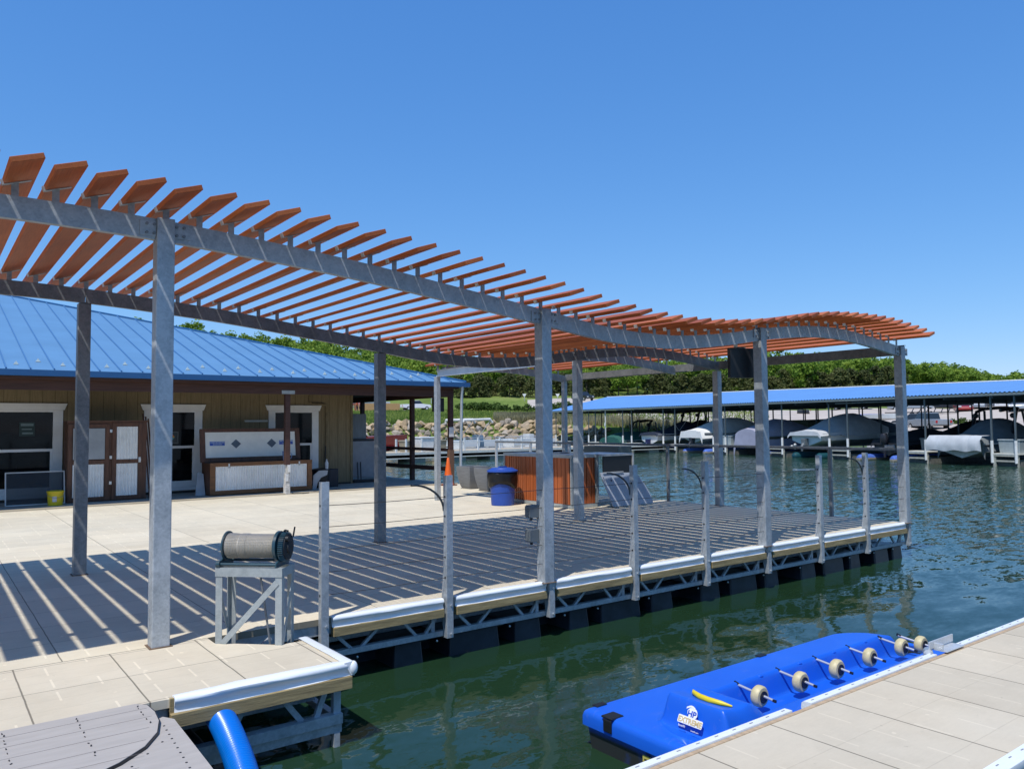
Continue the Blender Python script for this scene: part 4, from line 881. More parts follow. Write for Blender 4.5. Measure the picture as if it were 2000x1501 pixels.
for x in (8.52, 9.18): m.sphere((x, 5.095, .545), .014, 8, 6)
m.build('bolt_hole', BLACK, t)

t = thing('trash_can', (7.12, 6.98, 0), 'blue round trash can with a black liner bag and blue lid beside the bar', 'trash can')
CB = simple('can_blue', (.018, .07, .36), .45, var=.08)
cx, cy = 7.12, 6.98
m = MB(); m.lathe((cx, cy, 0), [(.235, .0), (.245, .01), (.28, .62), (.30, .64), (.30, .66), (.2, .66)], 32); m.build('body', CB, t, True)
m = MB(); rb = random.Random(9); rings = []
for h, r0 in ((.42, .292), (.46, .318), (.52, .322), (.60, .325), (.66, .325), (.70, .318), (.71, .25)):
    rings.append([(cx+(r0+rb.uniform(-.012, .012))*math.cos(2*math.pi*i/36), cy+(r0+rb.uniform(-.012, .012))*math.sin(2*math.pi*i/36), h+rb.uniform(-.02, .02)*(1 if h < .5 else .2)+(.06*math.sin(2*math.pi*i/36*2) if h < .5 else 0)) for i in range(36)])
m.loft(rings); m.build('liner_bag', simple('liner_black', (.008, .008, .009), .4, spec=.35, bump=.6, bscale=14), t, True, autos=70)
m = MB(); m.lathe((cx, cy, 0), [(.30, .715), (.335, .71), (.335, .735), (.31, .75), (.25, .775), (.24, .79), (.12, .80), (.01, .80)], 32); m.box((cx-.09, cy-.03, .80), (cx+.09, cy+.03, .825)); m.build('lid', CB, t, True)
def planter(x, y, lab):
    t = thing('planter', (x, y, 0), lab, 'planter', 'charcoal planters beside the trash can')
    m = MB(); rings = []
    for z, s in ((0, .20), (.1, .245), (.25, .285), (.4, .31), (.55, .322), (.60, .324)):
        rings.append([(x+s*a, y+s*b, z) for a, b in ((-1, -.9), (-.9, -1), (.9, -1), (1, -.9), (1, .9), (.9, 1), (-.9, 1), (-1, .9))])
    rings.append([(x+.27*a, y+.27*b, .60) for a, b in ((-1, -.9), (-.9, -1), (.9, -1), (1, -.9), (1, .9), (.9, 1), (-.9, 1), (-1, .9))])
    rings.append([(x+.26*a, y+.26*b, .50) for a, b in ((-1, -.9), (-.9, -1), (.9, -1), (1, -.9), (1, .9), (.9, 1), (-.9, 1), (-1, .9))])
    m.loft(rings); m.build('pot', simple('charcoal_fibre', (.20, .205, .21), .75, var=.15, stretch=(1, 1, 6), vscale=3), t, True, autos=30)
    m = MB(); m.box((x-.25, y-.25, .46), (x+.25, y+.25, .49)); m.build('soil', simple('soil', (.03, .02, .015), .95), t)
planter(9.15, 11.15, 'square charcoal planter with curved sides, the left one of two behind the trash can')
planter(9.05, 10.15, 'square charcoal planter directly behind the trash can, the right one of two')

# ------------------------------------------------------------------ terrain, water, shore
F0 = 1535.05
def az_of(x): return .646+math.atan((x-1000)/F0)
def hor(x): return 830-.00946*(x-1000)
def far(x, y, r):                               # a far point by bearing, height angle and its real distance
    a = az_of(x); dep = r*math.cos(a-.646); return Vector((CAM.x+r*math.sin(a), CAM.y+r*math.cos(a), 1.7+(hor(x)-y)/F0*dep))
def flat(x, r, z): a = az_of(x); return Vector((CAM.x+r*math.sin(a), CAM.y+r*math.cos(a), z))
TOPY = [(-400, 610), (300, 618), (400, 628), (480, 640), (560, 646), (640, 654), (720, 668), (850, 692), (1000, 706), (1150, 704), (1300, 700), (1480, 690), (1560, 684), (1620, 686), (1680, 698), (1740, 702), (1790, 711), (1830, 711), (1880, 719), (1910, 724), (1945, 731), (1965, 729), (2000, 726), (2100, 722), (2600, 720)]
def ztop(x): a = az_of(x); return 1.7+(hor(x)-interp(x, TOPY))/F0*235*math.cos(a-.646)
def ground(x, r):
    t = max(0, min(1, (x-1060)/440)); t = t*t*(3-2*t)
    top = ztop(max(-300, min(2300, x)))-8.5
    A = [(40, -4), (76, -2.2), (80.5, -.8), (86.5, 1.75), (100, 2.7), (132, 4.2), (150, 4.5), (165, 6.0), (186, 9.0), (200, 11.0), (238, max(12, top)), (262, max(12, top)+4.5), (300, max(12, top)+3), (700, 8)]
    B = [(40, -4), (78, -2.2), (83, -.7), (87, .15), (98, .9), (118, 2.95), (135, 4.0), (160, min(5.6, top)), (190, min(8.5, top+.5)), (200, min(9.6, top+.6)), (238, top), (262, top+4), (300, top+2), (700, 4)]
    u = .6*math.sin(x*.021+r*.07)+.5*math.sin(x*.047-r*.11)
    return interp(r, A)*(1-t)+interp(r, B)*t+.12*u*(1 if 88 < r < 400 else .2)
def terrain_mat():
    m, nt, b = new_mat('grassy_ground'); v = _coord(nt)
    n1 = _noise(nt, v, .05, 6, .6); n2 = _noise(nt, v, .6, 6, .7); n3 = _noise(nt, v, 3., 4, .7)
    s = _m(nt, 'ADD', _m(nt, 'MULTIPLY', n1, .5), _m(nt, 'ADD', _m(nt, 'MULTIPLY', n2, .3), _m(nt, 'MULTIPLY', n3, .25)))
    c = _ramp(nt, s, [(.38, (.075, .115, .025)), (.5, (.14, .20, .042)), (.60, (.21, .26, .07)), (.72, (.32, .30, .15))])
    nt.links.new(c, b.inputs['Base Color']); b.inputs['Roughness'].default_value = .95; b.inputs['Specular IOR Level'].default_value = .1
    nt.links.new(_bump(nt, n3, .8, .3), b.inputs['Normal']); return m
xs = list(np.linspace(-1400, 2900, 130)); rs = [40, 60, 72, 76, 78, 79.5, 81, 82.5, 84, 85.5, 86.5, 88, 92, 96, 100, 106, 112, 118, 125, 132, 140, 150, 158, 165, 175, 186, 193, 200, 210, 220, 230, 238, 250, 270, 300, 360, 450, 600, 900]
V = []
for r in rs:
    for x in xs: p = flat(x, r, ground(x, r)); V.append(tuple(p))
nx_ = len(xs); Fq = [(j*nx_+i, (j+1)*nx_+i, (j+1)*nx_+i+1, j*nx_+i+1) for j in range(len(rs)-1) for i in range(nx_-1)]
struct(fast_mesh('ground', V, Fq, terrain_mat(), None, True))
def patch(name, x0, x1, r0, r1, mat, lift_=.07, wob=1.5):
    V = []; nx, nr = 60, 12
    for j in range(nr+1):
        for i in range(nx+1):
            x = x0+(x1-x0)*i/nx; a = r0+wob*math.sin(x*.03); b_ = r1+wob*math.sin(x*.023+1); r = a+(b_-a)*j/nr
            V.append(tuple(flat(x, r, ground(x, r)+lift_)))
    return struct(fast_mesh(name, V, [(j*(nx+1)+i, (j+1)*(nx+1)+i, (j+1)*(nx+1)+i+1, j*(nx+1)+i+1) for j in range(nr) for i in range(nx)], mat, None, True))
GRAV = simple('pale_gravel', (.50, .43, .36), .95, var=.12, vscale=.4); RAMPC = simple('boat_ramp_concrete', (.40, .355, .32), .9, var=.15, vscale=.3)
patch('parking_lot', 1330, 2400, 94, 127, GRAV, .10); patch('boat_ramp', 1690, 2400, 82, 93, RAMPC, .10, .3); patch('road', 1030, 1330, 150, 172, GRAV, .3, 2); patch('road', 600, 900, 136, 150, GRAV, .12, 1)
patch('road', 1200, 1420, 96, 118, GRAV, .12, 2)

def water_mat():
    m, nt, b = new_mat('green_lake_water'); v = _coord(nt)
    geo = nt.nodes.new('ShaderNodeNewGeometry'); P = geo.outputs['Position']
    def slope(scale, st, rot, detail, dist_=0):
        n = nt.nodes.new('ShaderNodeTexNoise'); n.inputs['Scale'].default_value = scale; n.inputs['Detail'].default_value = detail; n.inputs['Distortion'].default_value = dist_; n.inputs['Roughness'].default_value = .5
        nt.links.new(_map(nt, P, st, (0, 0, R(rot))), n.inputs['Vector']); q = nt.nodes.new('ShaderNodeSeparateColor'); nt.links.new(n.outputs['Color'], q.inputs[0])
        return _m(nt, 'SUBTRACT', q.outputs[0], .5), _m(nt, 'SUBTRACT', q.outputs[1], .5)
    dist = nt.nodes.new('ShaderNodeVectorMath'); dist.operation = 'DISTANCE'; nt.links.new(P, dist.inputs[0]); dist.inputs[1].default_value = (3.0, -2.2, WZ)
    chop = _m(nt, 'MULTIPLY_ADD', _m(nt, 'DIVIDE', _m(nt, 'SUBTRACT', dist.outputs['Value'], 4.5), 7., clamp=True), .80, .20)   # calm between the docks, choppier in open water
    patchy = _m(nt, 'MULTIPLY_ADD', _noise(nt, P, .22, 3), 1.4, .25)
    nx, ny = 0., 0.
    for (sc_, st, rot, det, ds, amp, ch) in ((.95, (1, 1.7, 1), 14, 1.5, .8, .15, 0), (3.0, (1, 1.9, 1), -10, 2, .7, .36, 1), (7.5, (1, 2.0, 1), 8, 2, .3, .30, 1), (20., (1, 1.8, 1), -4, 2, .2, .16, 1)):
        a, b2 = slope(sc_, st, rot, det, ds)
        k = _m(nt, 'MULTIPLY', chop, _m(nt, 'MULTIPLY', patchy, amp)) if ch else amp
        nx = _m(nt, 'ADD', nx, _m(nt, 'MULTIPLY', a, k)); ny = _m(nt, 'ADD', ny, _m(nt, 'MULTIPLY', b2, k))
    cx = nt.nodes.new('ShaderNodeCombineXYZ'); nt.links.new(nx, cx.inputs[0]); nt.links.new(_m(nt, 'MULTIPLY', ny, 1.25), cx.inputs[1]); cx.inputs[2].default_value = 1
    nz = nt.nodes.new('ShaderNodeVectorMath'); nz.operation = 'NORMALIZE'; nt.links.new(cx.outputs[0], nz.inputs[0]); nt.links.new(nz.outputs[0], b.inputs['Normal'])
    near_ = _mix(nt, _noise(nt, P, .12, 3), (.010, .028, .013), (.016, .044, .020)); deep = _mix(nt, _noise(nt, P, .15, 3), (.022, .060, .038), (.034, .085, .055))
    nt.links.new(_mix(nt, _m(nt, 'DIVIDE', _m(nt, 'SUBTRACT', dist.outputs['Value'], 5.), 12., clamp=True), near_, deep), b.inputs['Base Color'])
    b.inputs['Roughness'].default_value = .035; b.inputs['IOR'].default_value = 1.333; b.inputs['Specular IOR Level'].default_value = .5
    return m
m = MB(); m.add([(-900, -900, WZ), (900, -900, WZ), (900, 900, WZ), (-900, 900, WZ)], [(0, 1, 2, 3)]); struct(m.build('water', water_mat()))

# boulders along the shore
def stone_mat():
    m, nt, b = new_mat('riprap_limestone'); v = _coord(nt); oi = nt.nodes.new('ShaderNodeObjectInfo')
    n = _noise(nt, v, 3, 6, .7)
    a = _ramp(nt, oi.outputs['Random'], [(0, (.26, .23, .19)), (.25, (.52, .36, .18)), (.6, (.60, .43, .24)), (.8, (.50, .42, .32)), (1, (.34, .31, .27))])
    nt.links.new(_mix(nt, _m(nt, 'MULTIPLY_ADD', n, 1.8, -.25, clamp=True), (.20, .16, .12), a), b.inputs['Base Color']); b.inputs['Roughness'].default_value = .95
    nt.links.new(_bump(nt, n, .6, .1), b.inputs['Normal']); return m
STONE = stone_mat(); protos = []
def stone(seed):
    rg = random.Random(seed); bm = bmesh.new(); bmesh.ops.create_icosphere(bm, subdivisions=3, radius=.5)
    cuts = [(Vector((rg.gauss(0, 1), rg.gauss(0, 1), rg.gauss(0, 1))).normalized(), rg.uniform(.20, .36)) for _ in range(12)]
    for v in bm.verts:
        for n, d in cuts:
            e = v.co.dot(n)
            if e > d: v.co -= n*(e-d)
        v.co += Vector((rg.uniform(-.008, .008),)*3)
    me = bpy.data.meshes.new('boulder'); bm.to_mesh(me); bm.free(); me.materials.append(STONE); return me
protos = [stone(s) for s in range(7)]; rg = random.Random(21); cnt = 0
for row in range(7):
    x = 684+rg.uniform(0, 8)
    while x < 1190 and cnt < 296:
        r = 79.9+row*1.05+rg.uniform(-.4, .4); p = flat(x, r, ground(x, r)); sz = rg.uniform(.62, 1.25)*(1.15 if row > 4 else 1)
        o = bpy.data.objects.new('boulder', rg.choice(protos)); C.objects.link(o); o.location = (p.x, p.y, p.z+sz*.16); o.scale = (sz*rg.uniform(.9, 1.5), sz*rg.uniform(.8, 1.1), sz*rg.uniform(.6, .95)); o.rotation_euler = (rg.uniform(-.5, .5), rg.uniform(-.5, .5), rg.uniform(0, 6.3))
        tag(o, 'tan limestone boulder in the riprap bank between the water and the grassy slope', 'boulder', 'boulders of the riprap bank'); cnt += 1
        x += rg.uniform(9, 14.5)

# ------------------------------------------------------------------ trees
def leaf_mat(name, a, b_, c_):
    m, nt, b = new_mat(name); v = _coord(nt); oi = nt.nodes.new('ShaderNodeObjectInfo'); geo = nt.nodes.new('ShaderNodeNewGeometry')
    n = _noise(nt, v, .13, 3, .6); n2 = _noise(nt, v, 1.1, 3, .6)
    s = _m(nt, 'ADD', _m(nt, 'MULTIPLY', n, .62), _m(nt, 'ADD', _m(nt, 'MULTIPLY', n2, .34), _m(nt, 'MULTIPLY_ADD', oi.outputs['Random'], .12, -.06)))
    nt.links.new(_ramp(nt, s, [(.37, a), (.5, b_), (.62, c_)]), b.inputs['Base Color']); b.inputs['Roughness'].default_value = .75; b.inputs['Specular IOR Level'].default_value = .2
    tr = nt.nodes.new('ShaderNodeBsdfTranslucent'); nt.links.new(_ramp(nt, s, [(.34, tuple(x*1.2 for x in a)), (.5, tuple(x*1.3 for x in b_)), (.64, tuple(x*1.3 for x in c_))]), tr.inputs[0])
    mx = nt.nodes.new('ShaderNodeMixShader'); mx.inputs[0].default_value = .38; nt.links.new(b.outputs[0], mx.inputs[1]); nt.links.new(tr.outputs[0], mx.inputs[2])
    nt.links.new(mx.outputs[0], nt.nodes['Material Output'].inputs[0]); return m
LEAF = leaf_mat('oak_leaves', (.070, .125, .018), (.165, .260, .034), (.310, .400, .065)); CED = leaf_mat('cedar_foliage', (.060, .075, .026), (.115, .130, .044), (.190, .190, .070)); BUSH = leaf_mat('bush_leaves', (.040, .075, .014), (.07, .12, .022), (.11, .17, .035))
BARK = simple('bark', (.09, .07, .05), .95, var=.3)
def crown(seed, Rr, H, z0, nc, nq, size, shape):
    g = np.random.default_rng(seed); cs = []
    while len(cs) < nc:
        p = g.uniform(-1, 1, 3)
        if shape == 'round':
            if np.linalg.norm(p) > 1 or np.linalg.norm(p) < .45: continue
            c = np.array([p[0]*Rr*.82, p[1]*Rr*.82, z0+H*(.5+p[2]*.42)])
        else:
            t = (p[2]+1)/2; w_ = (1-t)**.75*.9+.08; a = g.uniform(0, 6.283); q = w_*g.uniform(.55, 1)
            c = np.array([Rr*q*math.cos(a), Rr*q*math.sin(a), z0+H*t*.94])
        cs.append(c)
    cs = np.array(cs); n = nc*nq; cl = np.repeat(cs, nq, 0)
    cr = Rr*(.30 if shape == 'round' else .25)*g.uniform(.7, 1.3, nc); d = g.normal(size=(n, 3)); d /= np.linalg.norm(d, axis=1)[:, None]
    ce = cl+d*np.repeat(cr, nq)[:, None]*g.uniform(.55, 1.05, (n, 1))*np.array([1, 1, .8])
    nr = d*.8+g.normal(size=(n, 3))*.6+np.array([0, 0, .35]); nr /= np.linalg.norm(nr, axis=1)[:, None]
    t1 = np.cross(nr, g.normal(size=(n, 3))); t1 /= np.linalg.norm(t1, axis=1)[:, None]; t2 = np.cross(nr, t1)
    s = size*g.uniform(.6, 1.3, (n, 1)); v = np.stack([ce-t1*s-t2*s*.6, ce+t1*s-t2*s*.6, ce+t1*s*.7+t2*s*.6, ce-t1*s*.7+t2*s*.6], 1)
    return v.reshape(-1, 3)
RT = [crown(50+k, 3.6, 7.2, 2.2, 30, 26, .30, 'round') for k in range(5)]
CT = [crown(80+k, 2.6, 5.9, -.3, 56, 24, .20, 'cone') for k in range(4)]
g = np.random.default_rng(5)
def quads(nv): return np.arange(nv, dtype=np.int32).reshape(-1, 4)
VV = []; ci = 0
rws = [193, 198, 203, 208, 214, 220, 226, 232, 238]
for ri, r in enumerate(rws):
    a = az_of(-60)+g.uniform(0, .02)
    while a < az_of(2150):
        x = 1000+F0*math.tan(a-.646); rr = r+g.uniform(-2.5, 2.5); zg = ground(x, rr)-.6; al = 1.7+(hor(x)-interp(x, TOPY))/F0*rr*math.cos(a-.646); sc_ = min(g.uniform(.72, 1.12), (al*g.uniform(.97, 1.06)-zg)/8.7)
        if sc_ < .35: a += 3./r; continue
        tpl = CT[int(g.integers(4))]*np.array([1.15, 1.15, 1.3]) if g.uniform() < .16 else RT[int(g.integers(5))]
        th = g.uniform(0, 6.28); M2 = np.array([[math.cos(th), -math.sin(th), 0], [math.sin(th), math.cos(th), 0], [0, 0, 1]])
        VV.append((tpl@M2.T)*sc_*np.array([1.05, 1.05, 1])+np.array([CAM.x+rr*math.sin(a), CAM.y+rr*math.cos(a), zg])); a += g.uniform(3.6, 5.6)/r
VV = np.concatenate(VV); o = fast_mesh('woods', VV, quads(len(VV)), LEAF)
tag(o, 'dense green oak wood covering the hill behind the marina', 'woods', None, 'stuff')
VV = []
for k in range(230):                             # dark understorey and trunks in the wood
    a = g.uniform(az_of(-60), az_of(2150)); r = g.uniform(190, 236); x = 1000+F0*math.tan(a-.646); zg = ground(x, r); c = np.array([CAM.x+r*math.sin(a), CAM.y+r*math.cos(a), zg-.5])
    al = 1.7+(hor(x)-interp(x, TOPY))/F0*r*math.cos(a-.646)
    if al-zg > 5.5: VV.append(RT[int(g.integers(5))]*np.array([.8, .8, .42])+c)
VV = np.concatenate(VV); o = fast_mesh('undergrowth', VV, quads(len(VV)), BUSH); tag(o, 'low leafy undergrowth filling the edge of the hill wood', 'undergrowth', None, 'stuff')
def trunk_mesh(h, r0, r1, seed, branches=4):
    rg = random.Random(seed); m = MB(); m.tube([(0, 0, -.5), (rg.uniform(-.1, .1), rg.uniform(-.1, .1), h*.5), (rg.uniform(-.2, .2), rg.uniform(-.2, .2), h)], [r0, r0*.75, r1], 7)
    for k in range(branches):
        z = h*rg.uniform(.35, .85); a = rg.uniform(0, 6.28); q = rg.uniform(.8, 1.9); m.tube([(0, 0, z), (q*.5*math.cos(a), q*.5*math.sin(a), z+q*.35), (q*math.cos(a), q*math.sin(a), z+q*.9)], [r0*.4, r0*.28, r0*.1], 5)
    me = bpy.data.meshes.new('trunk'); me.from_pydata([tuple(p) for p in m.v], [], m.f); me.materials.append(BARK); return me
def crown_mesh(v, mat): o = fast_mesh('crown', v, quads(len(v)), mat); me = o.data; bpy.data.objects.remove(o); return me
CM = [crown_mesh(v, CED) for v in CT]; RM = [crown_mesh(v, LEAF) for v in RT]; BM_ = [crown_mesh(crown(90+k, 1.7, 2.0, .0, 22, 22, .17, 'round'), BUSH) for k in range(3)]
TM = [trunk_mesh(3.4, .13, .05, 1), trunk_mesh(4.6, .19, .07, 2, 6)]
def tree(kind, p, s, label, group, sx=1.):
    o = bpy.data.objects.new({'c': 'cedar_tree', 'r': 'leafy_tree', 'b': 'bush'}[kind], None); C.objects.link(o); o.location = p; o.scale = (s*sx, s*sx, s); o.rotation_euler = (0, 0, random.uniform(0, 6.28))
    tag(o, label, 'bush' if kind == 'b' else 'tree', group)
    c = bpy.data.objects.new('crown', random.choice({'c': CM, 'r': RM, 'b': BM_}[kind])); C.objects.link(c); c.parent = o
    if kind != 'b': t = bpy.data.objects.new('trunk', TM[0 if kind == 'c' else 1]); C.objects.link(t); t.parent = o
    return o
random.seed(3)
x = 893
while x < 1760:
    r = 181+random.uniform(-2, 3.5); s = random.uniform(.72, 1.05)
    if 1205 < x < 1262 or 1545 < x < 1575: k_ = 'r'
    else: k_ = 'c'
    if k_ == 'c': tree('c', flat(x, r, ground(x, r)-.1), s*1.05, 'dark olive cedar in the row along the foot of the wooded hill', 'cedars along the foot of the hill', 1.15)
    else: tree('r', flat(x, r+1, ground(x, r)-.6), s*.95, 'round bright green tree standing among the dark cedars', 'bright green trees among the cedars')
    x += random.uniform(15, 25)
for x, r, s in ((905, 134, .8), (925, 131, .9), (946, 129, .95), (966, 128, .8), (987, 126, .7), (1006, 125, .6), (1028, 124, .7), (1090, 122, .8), (1118, 121, .9), (1146, 120, .7), (1310, 118, .9), (1330, 119, .7), (1880, 101, .45), (1860, 101, .4), (1975, 99, .4)):
    tree('b', flat(x, r, ground(x, r)-.2), s, 'low green bush on the grassy slope above the riprap', 'bushes on the grassy slope', 1.2)
def grass(n, x0, x1, r0, r1, h, col, name, label, seed):
    g = np.random.default_rng(seed); X = g.uniform(x0, x1, n); Rr = g.uniform(r0, r1, n)**1.0; P = np.array([tuple(flat(a, b_, ground(a, b_))) for a, b_ in zip(X, Rr)])
    th = g.uniform(0, 3.14, n); w_ = g.uniform(.05, .14, n); hh = h*g.uniform(.4, 1.2, n); dx = np.stack([np.cos(th)*w_, np.sin(th)*w_, 0*w_], 1); ln = np.stack([g.normal(0, .1, n), g.normal(0, .1, n), hh], 1)
    v = np.stack([P-dx, P+dx, P+dx*.2+ln, P-dx*.2+ln], 1).reshape(-1, 3); return tag(fast_mesh(name, v, quads(len(v)), col), label, 'grass', None, 'stuff')
GR = leaf_mat('grass_green', (.10, .15, .030), (.19, .25, .050), (.34, .36, .10)); DRY = leaf_mat('grass_dry', (.20, .18, .09), (.32, .28, .15), (.42, .37, .23))
grass(26000, 660, 1500, 87, 132, .32, GR, 'slope_grass', 'green rough grass on the slope above the riprap', 1)
grass(9000, 965, 1090, 88, 99, .75, DRY, 'dry_grass', 'patch of tall dry buff grass above the riprap', 2)
grass(2500, 1080, 1340, 87, 100, .7, DRY, 'dry_grass', 'buff seed grass on the bank behind the covered dock', 3)

# ------------------------------------------------------------------ covered boat dock
DD = Vector((.18761, .98224, 0)); DM = Vector((.98224, -.18761, 0)); DO = Vector((38.512, 0, 0))
def Q(s, w_, z): p = DO+DD*s+DM*w_; return Vector((p.x, p.y, z))
DMAT = Matrix(((DD.x, DM.x, 0, DO.x), (DD.y, DM.y, 0, DO.y), (0, 0, 1, 0), (0, 0, 0, 1)))
t = thing('covered_dock', tuple(Q(28, 7, 0)), 'long open boat shelter on thin grey posts with a bright blue corrugated roof', 'boat shelter')
S0, S1 = -6., 56.9
CBLUE = simple('bright_blue_roofing', (.12, .275, .55), .45, var=.05, vscale=.6)
def croof(w0, z0, w1, z1):
    p = .2335; n = int((S1-S0)/p*6); V = []; 
    for k in range(n+1):
        s = S0+(S1-S0)*k/n; dz = .026*math.cos(2*math.pi*(s-S0)/p)
        V += [tuple(Q(s, w0, z0+dz)), tuple(Q(s, w1, z1+dz))]
    return V, [(2*k, 2*k+2, 2*k+3, 2*k+1) for k in range(n)]
m = MB()
for a in ((-.25, 3.12, 7.0, 4.28), (14.25, 3.12, 7.0, 4.28)):
    v, f = croof(*a); v = [(p[0], p[1], p[2]+(0 if i % 2 == 0 else -.48+.0142*(S0+(S1-S0)*(i//2)/(len(v)//2-1)))) for i, p in enumerate(v)]; m.add(v, f)
rf = m.build('roof', CBLUE, t, True)
m = MB(); m.tube([tuple(Q(S0, 7, 3.74)), tuple(Q(S1, 7, 4.63))], .06, 6); m.build('ridge_cap', simple('pale_cap', (.6, .62, .6), .5), rf)
m = MB()
for w_ in (-.2, 14.2): m.box((S0, w_-.03, 2.96), (S1, w_+.03, 3.085), 0, DMAT)
m.build('eave_beam', simple('eave_grey', (.17, .21, .21), .5), t)
m = MB()
s = S0+1
while s < S1:
    for w0, w1, z0, z1 in ((-.15, 6.95, 2.98, 3.62+.0142*s), (14.15, 7.05, 2.98, 3.62+.0142*s)): m.beam(Q(s, w0, z0), Q(s, w1, z1), .08, .12)
    m.beam(Q(s, -.15, 2.9), Q(s, 14.15, 2.9), .08, .14); s += 2.6
for w_ in (2, 4, 5.8, 8.2, 10, 12): m.beam(Q(S0, w_, 2.98+.085*min(w_, 14-w_)), Q(S1, w_, 2.98+.205*min(w_, 14-w_)), .05, .1)
m.build('rafter', simple('dark_steel_truss', (.04, .06, .065), .6), t)
FING = [(-1.0, .3), (4.3, 5.6), (9.57, 10.77), (14.44, 15.74), (19.63, 21.02), (24.94, 26.35), (30.5, 31.8), (36.35, 37.88), (42.36, 43.7), (48.2, 49.4), (54.5, 55.7)]
PGR = simple('post_grey', (.13, .16, .17), .5, .3); WSL = simple('white_sleeve', (.75, .75, .72), .5); WDK = simple('white_dock_board', (.66, .65, .58), .75, var=.12); BEI = simple('beige_dock_frame', (.45, .44, .37), .8, var=.2)
for a, b_ in FING:
    for s in (a, b_):
        for w_ in (0., 4.7, 9.4, 14.):
            m = MB(); m.box((s-.035, w_-.035, -.2), (s+.035, w_+.035, 2.96), 0, DMAT); po = m.build('post', PGR if w_ == 0 else MATS['dark_steel_truss'], t)
            if w_ == 0:
                m = MB(); m.cyl(Q(s, w_-.02, -.42), Q(s, w_-.02, .70), .075, 10); m.build('bumper_sleeve', WSL, po, True); m = MB(); m.cyl(Q(s, w_, -.75), Q(s, w_, -.42), .04, 8); m.build('foot', BLACK, po)
    m = MB(); m.box((a-.12, -.05, .0), (b_+.02, 13, .06), 0, DMAT); m.build('finger_deck', WDK, t)
    m = MB()
    for s in (a-.08, b_-.15):
        m.box((s, -.02, -.62), (s+.12, .1, -.001), 0, DMAT)
    m.box((a-.08, .0, -.36), (b_, .06, -.28), 0, DMAT); m.box((a-.1, -.04, -.09), (b_, .02, -.001), 0, DMAT); m.build('finger_frame', BEI, t)
    m = MB(); m.box((a, .35, -.8), (b_, 12.8, -.25), 0, DMAT); m.build('finger_float', simple('grey_float', (.18, .18, .16), .8, var=.3), t)
m = MB(); m.box((S0, 13, -.1), (S1, 15, .06), 0, DMAT); m.build('main_walk', WDK, t)
m = MB(); m.box((46.4, -.07, 1.55), (46.6, -.04, 1.85), 0, DMAT); m.box((46.46, -.04, -.3), (46.54, .04, 2.96), 0, DMAT); m.build('number_plate', WSL, t)
m = MB(); m.cyl(Q(15.9, -.1, 2.86), Q(20.4, -.1, 2.84), .04, 8); m.build('hanging_pipe', MATS['grey_float'], t)
t = thing('gangway', tuple(Q(13, 17, 0)), 'white lattice gangway behind the covered dock near the boat ramp', 'gangway')
m = MB(); 
for k in range(11): m.beam(Q(9+k*.8, 18, .35), Q(9.8+k*.8, 18, .85), .05, .05); m.beam(Q(9+k*.8, 18, .85), Q(9.8+k*.8, 18, .35), .05, .05)
m.beam(Q(9, 18, .9), Q(17.8, 18, .9), .06, .08); m.beam(Q(9, 18, .3), Q(17.8, 18, .3), .06, .08); m.build('lattice_side', WSL, t)
m = MB(); m.box((9, 18.05, .25), (17.8, 19.2, .3), 0, DMAT); m.build('walk_plate', WDK, t)
m = MB()
for s in (10.5, 13.5): m.beam(Q(s, 18, .9), Q(s, 18, 1.9), .07, .07)
m.build('gangway_post', WSL, t)

def prof_at(tab, t): return sinterp(t, tab)
def boat(s, w0, Ln, Wd, zk, zg, hullc, coverc, peak, label, skirt=.0, cover=True, stern_over=.15, name='covered_boat', extra=None, cat='boat'):
    """stern faces the open water (small w), bow points to the shore."""
    o = local_thing(name, tuple(Q(s, w0, 0)), label, cat, None, 0)
    o.rotation_euler = (0, 0, math.atan2(DM.y, DM.x))
    hw_ = [(0, .90), (.3, 1.0), (.6, .93), (.8, .66), (.93, .28), (1, .03)]
    N_, rings = 16, []
    for k in range(N_+1):
        tt = k/N_; h = Wd/2*prof_at(hw_, tt); g_ = zg+.18*tt*tt; kz = zk+.42*max(0, tt-.55)**1.6*2; ch = zk+(zg-zk)*.45+.12*tt
        rings.append([(Ln*tt, -h, g_), (Ln*tt, -h*.92, ch), (Ln*tt, 0, kz), (Ln*tt, h*.92, ch), (Ln*tt, h, g_), (Ln*tt, h*.9, g_-.03), (Ln*tt, -h*.9, g_-.03)])
    m = MB(); m.loft(rings); m.build('hull', hullc, o, True, autos=30)
    m = MB()
    for sg in (-1, 1): m.tube([(Ln*k/N_, sg*Wd/2*prof_at(hw_, k/N_), zg+.18*(k/N_)**2-.12) for k in range(N_)], .03, 5)
    m.build('rub_strake', simple('dark_strake', (.03, .03, .035), .5), o)
    if cover:
        rings = []; rg_ = random.Random(int(s*7))
        for k in range(N_+1):
            tt = k/N_; h = Wd/2*prof_at(hw_, tt)+.05; g_ = zg+.18*tt*tt; pk = prof_at(peak, tt)
            row = []
            for j in range(15):
                q = -1+2*j/14; e = 1-abs(q)**2.2
                zz = g_+.03+(pk-g_)*e+rg_.uniform(-.022, .022)*(e > .05)
                if j in (0, 14): zz = g_-skirt-.12+rg_.uniform(-.06, .06)
                row.append((Ln*tt*1.0-(stern_over if k == 0 else 0)+(.06 if k == N_ else 0), h*(q if j not in (0, 14) else q*1.02), zz))
            rings.append(row)
        m = MB(); m.loft(rings, closed=False, cap=False)
        m.add([tuple(p) for p in rings[0]]+[(p[0]-.02, p[1]*1.0, min(p[2], zg)-skirt-.1) for p in rings[0]], [(j, j+1, 15+j+1, 15+j) for j in range(14)])
        m.build('tarp_cover', coverc, o, True, autos=60)
    if extra: extra(o)
    return o
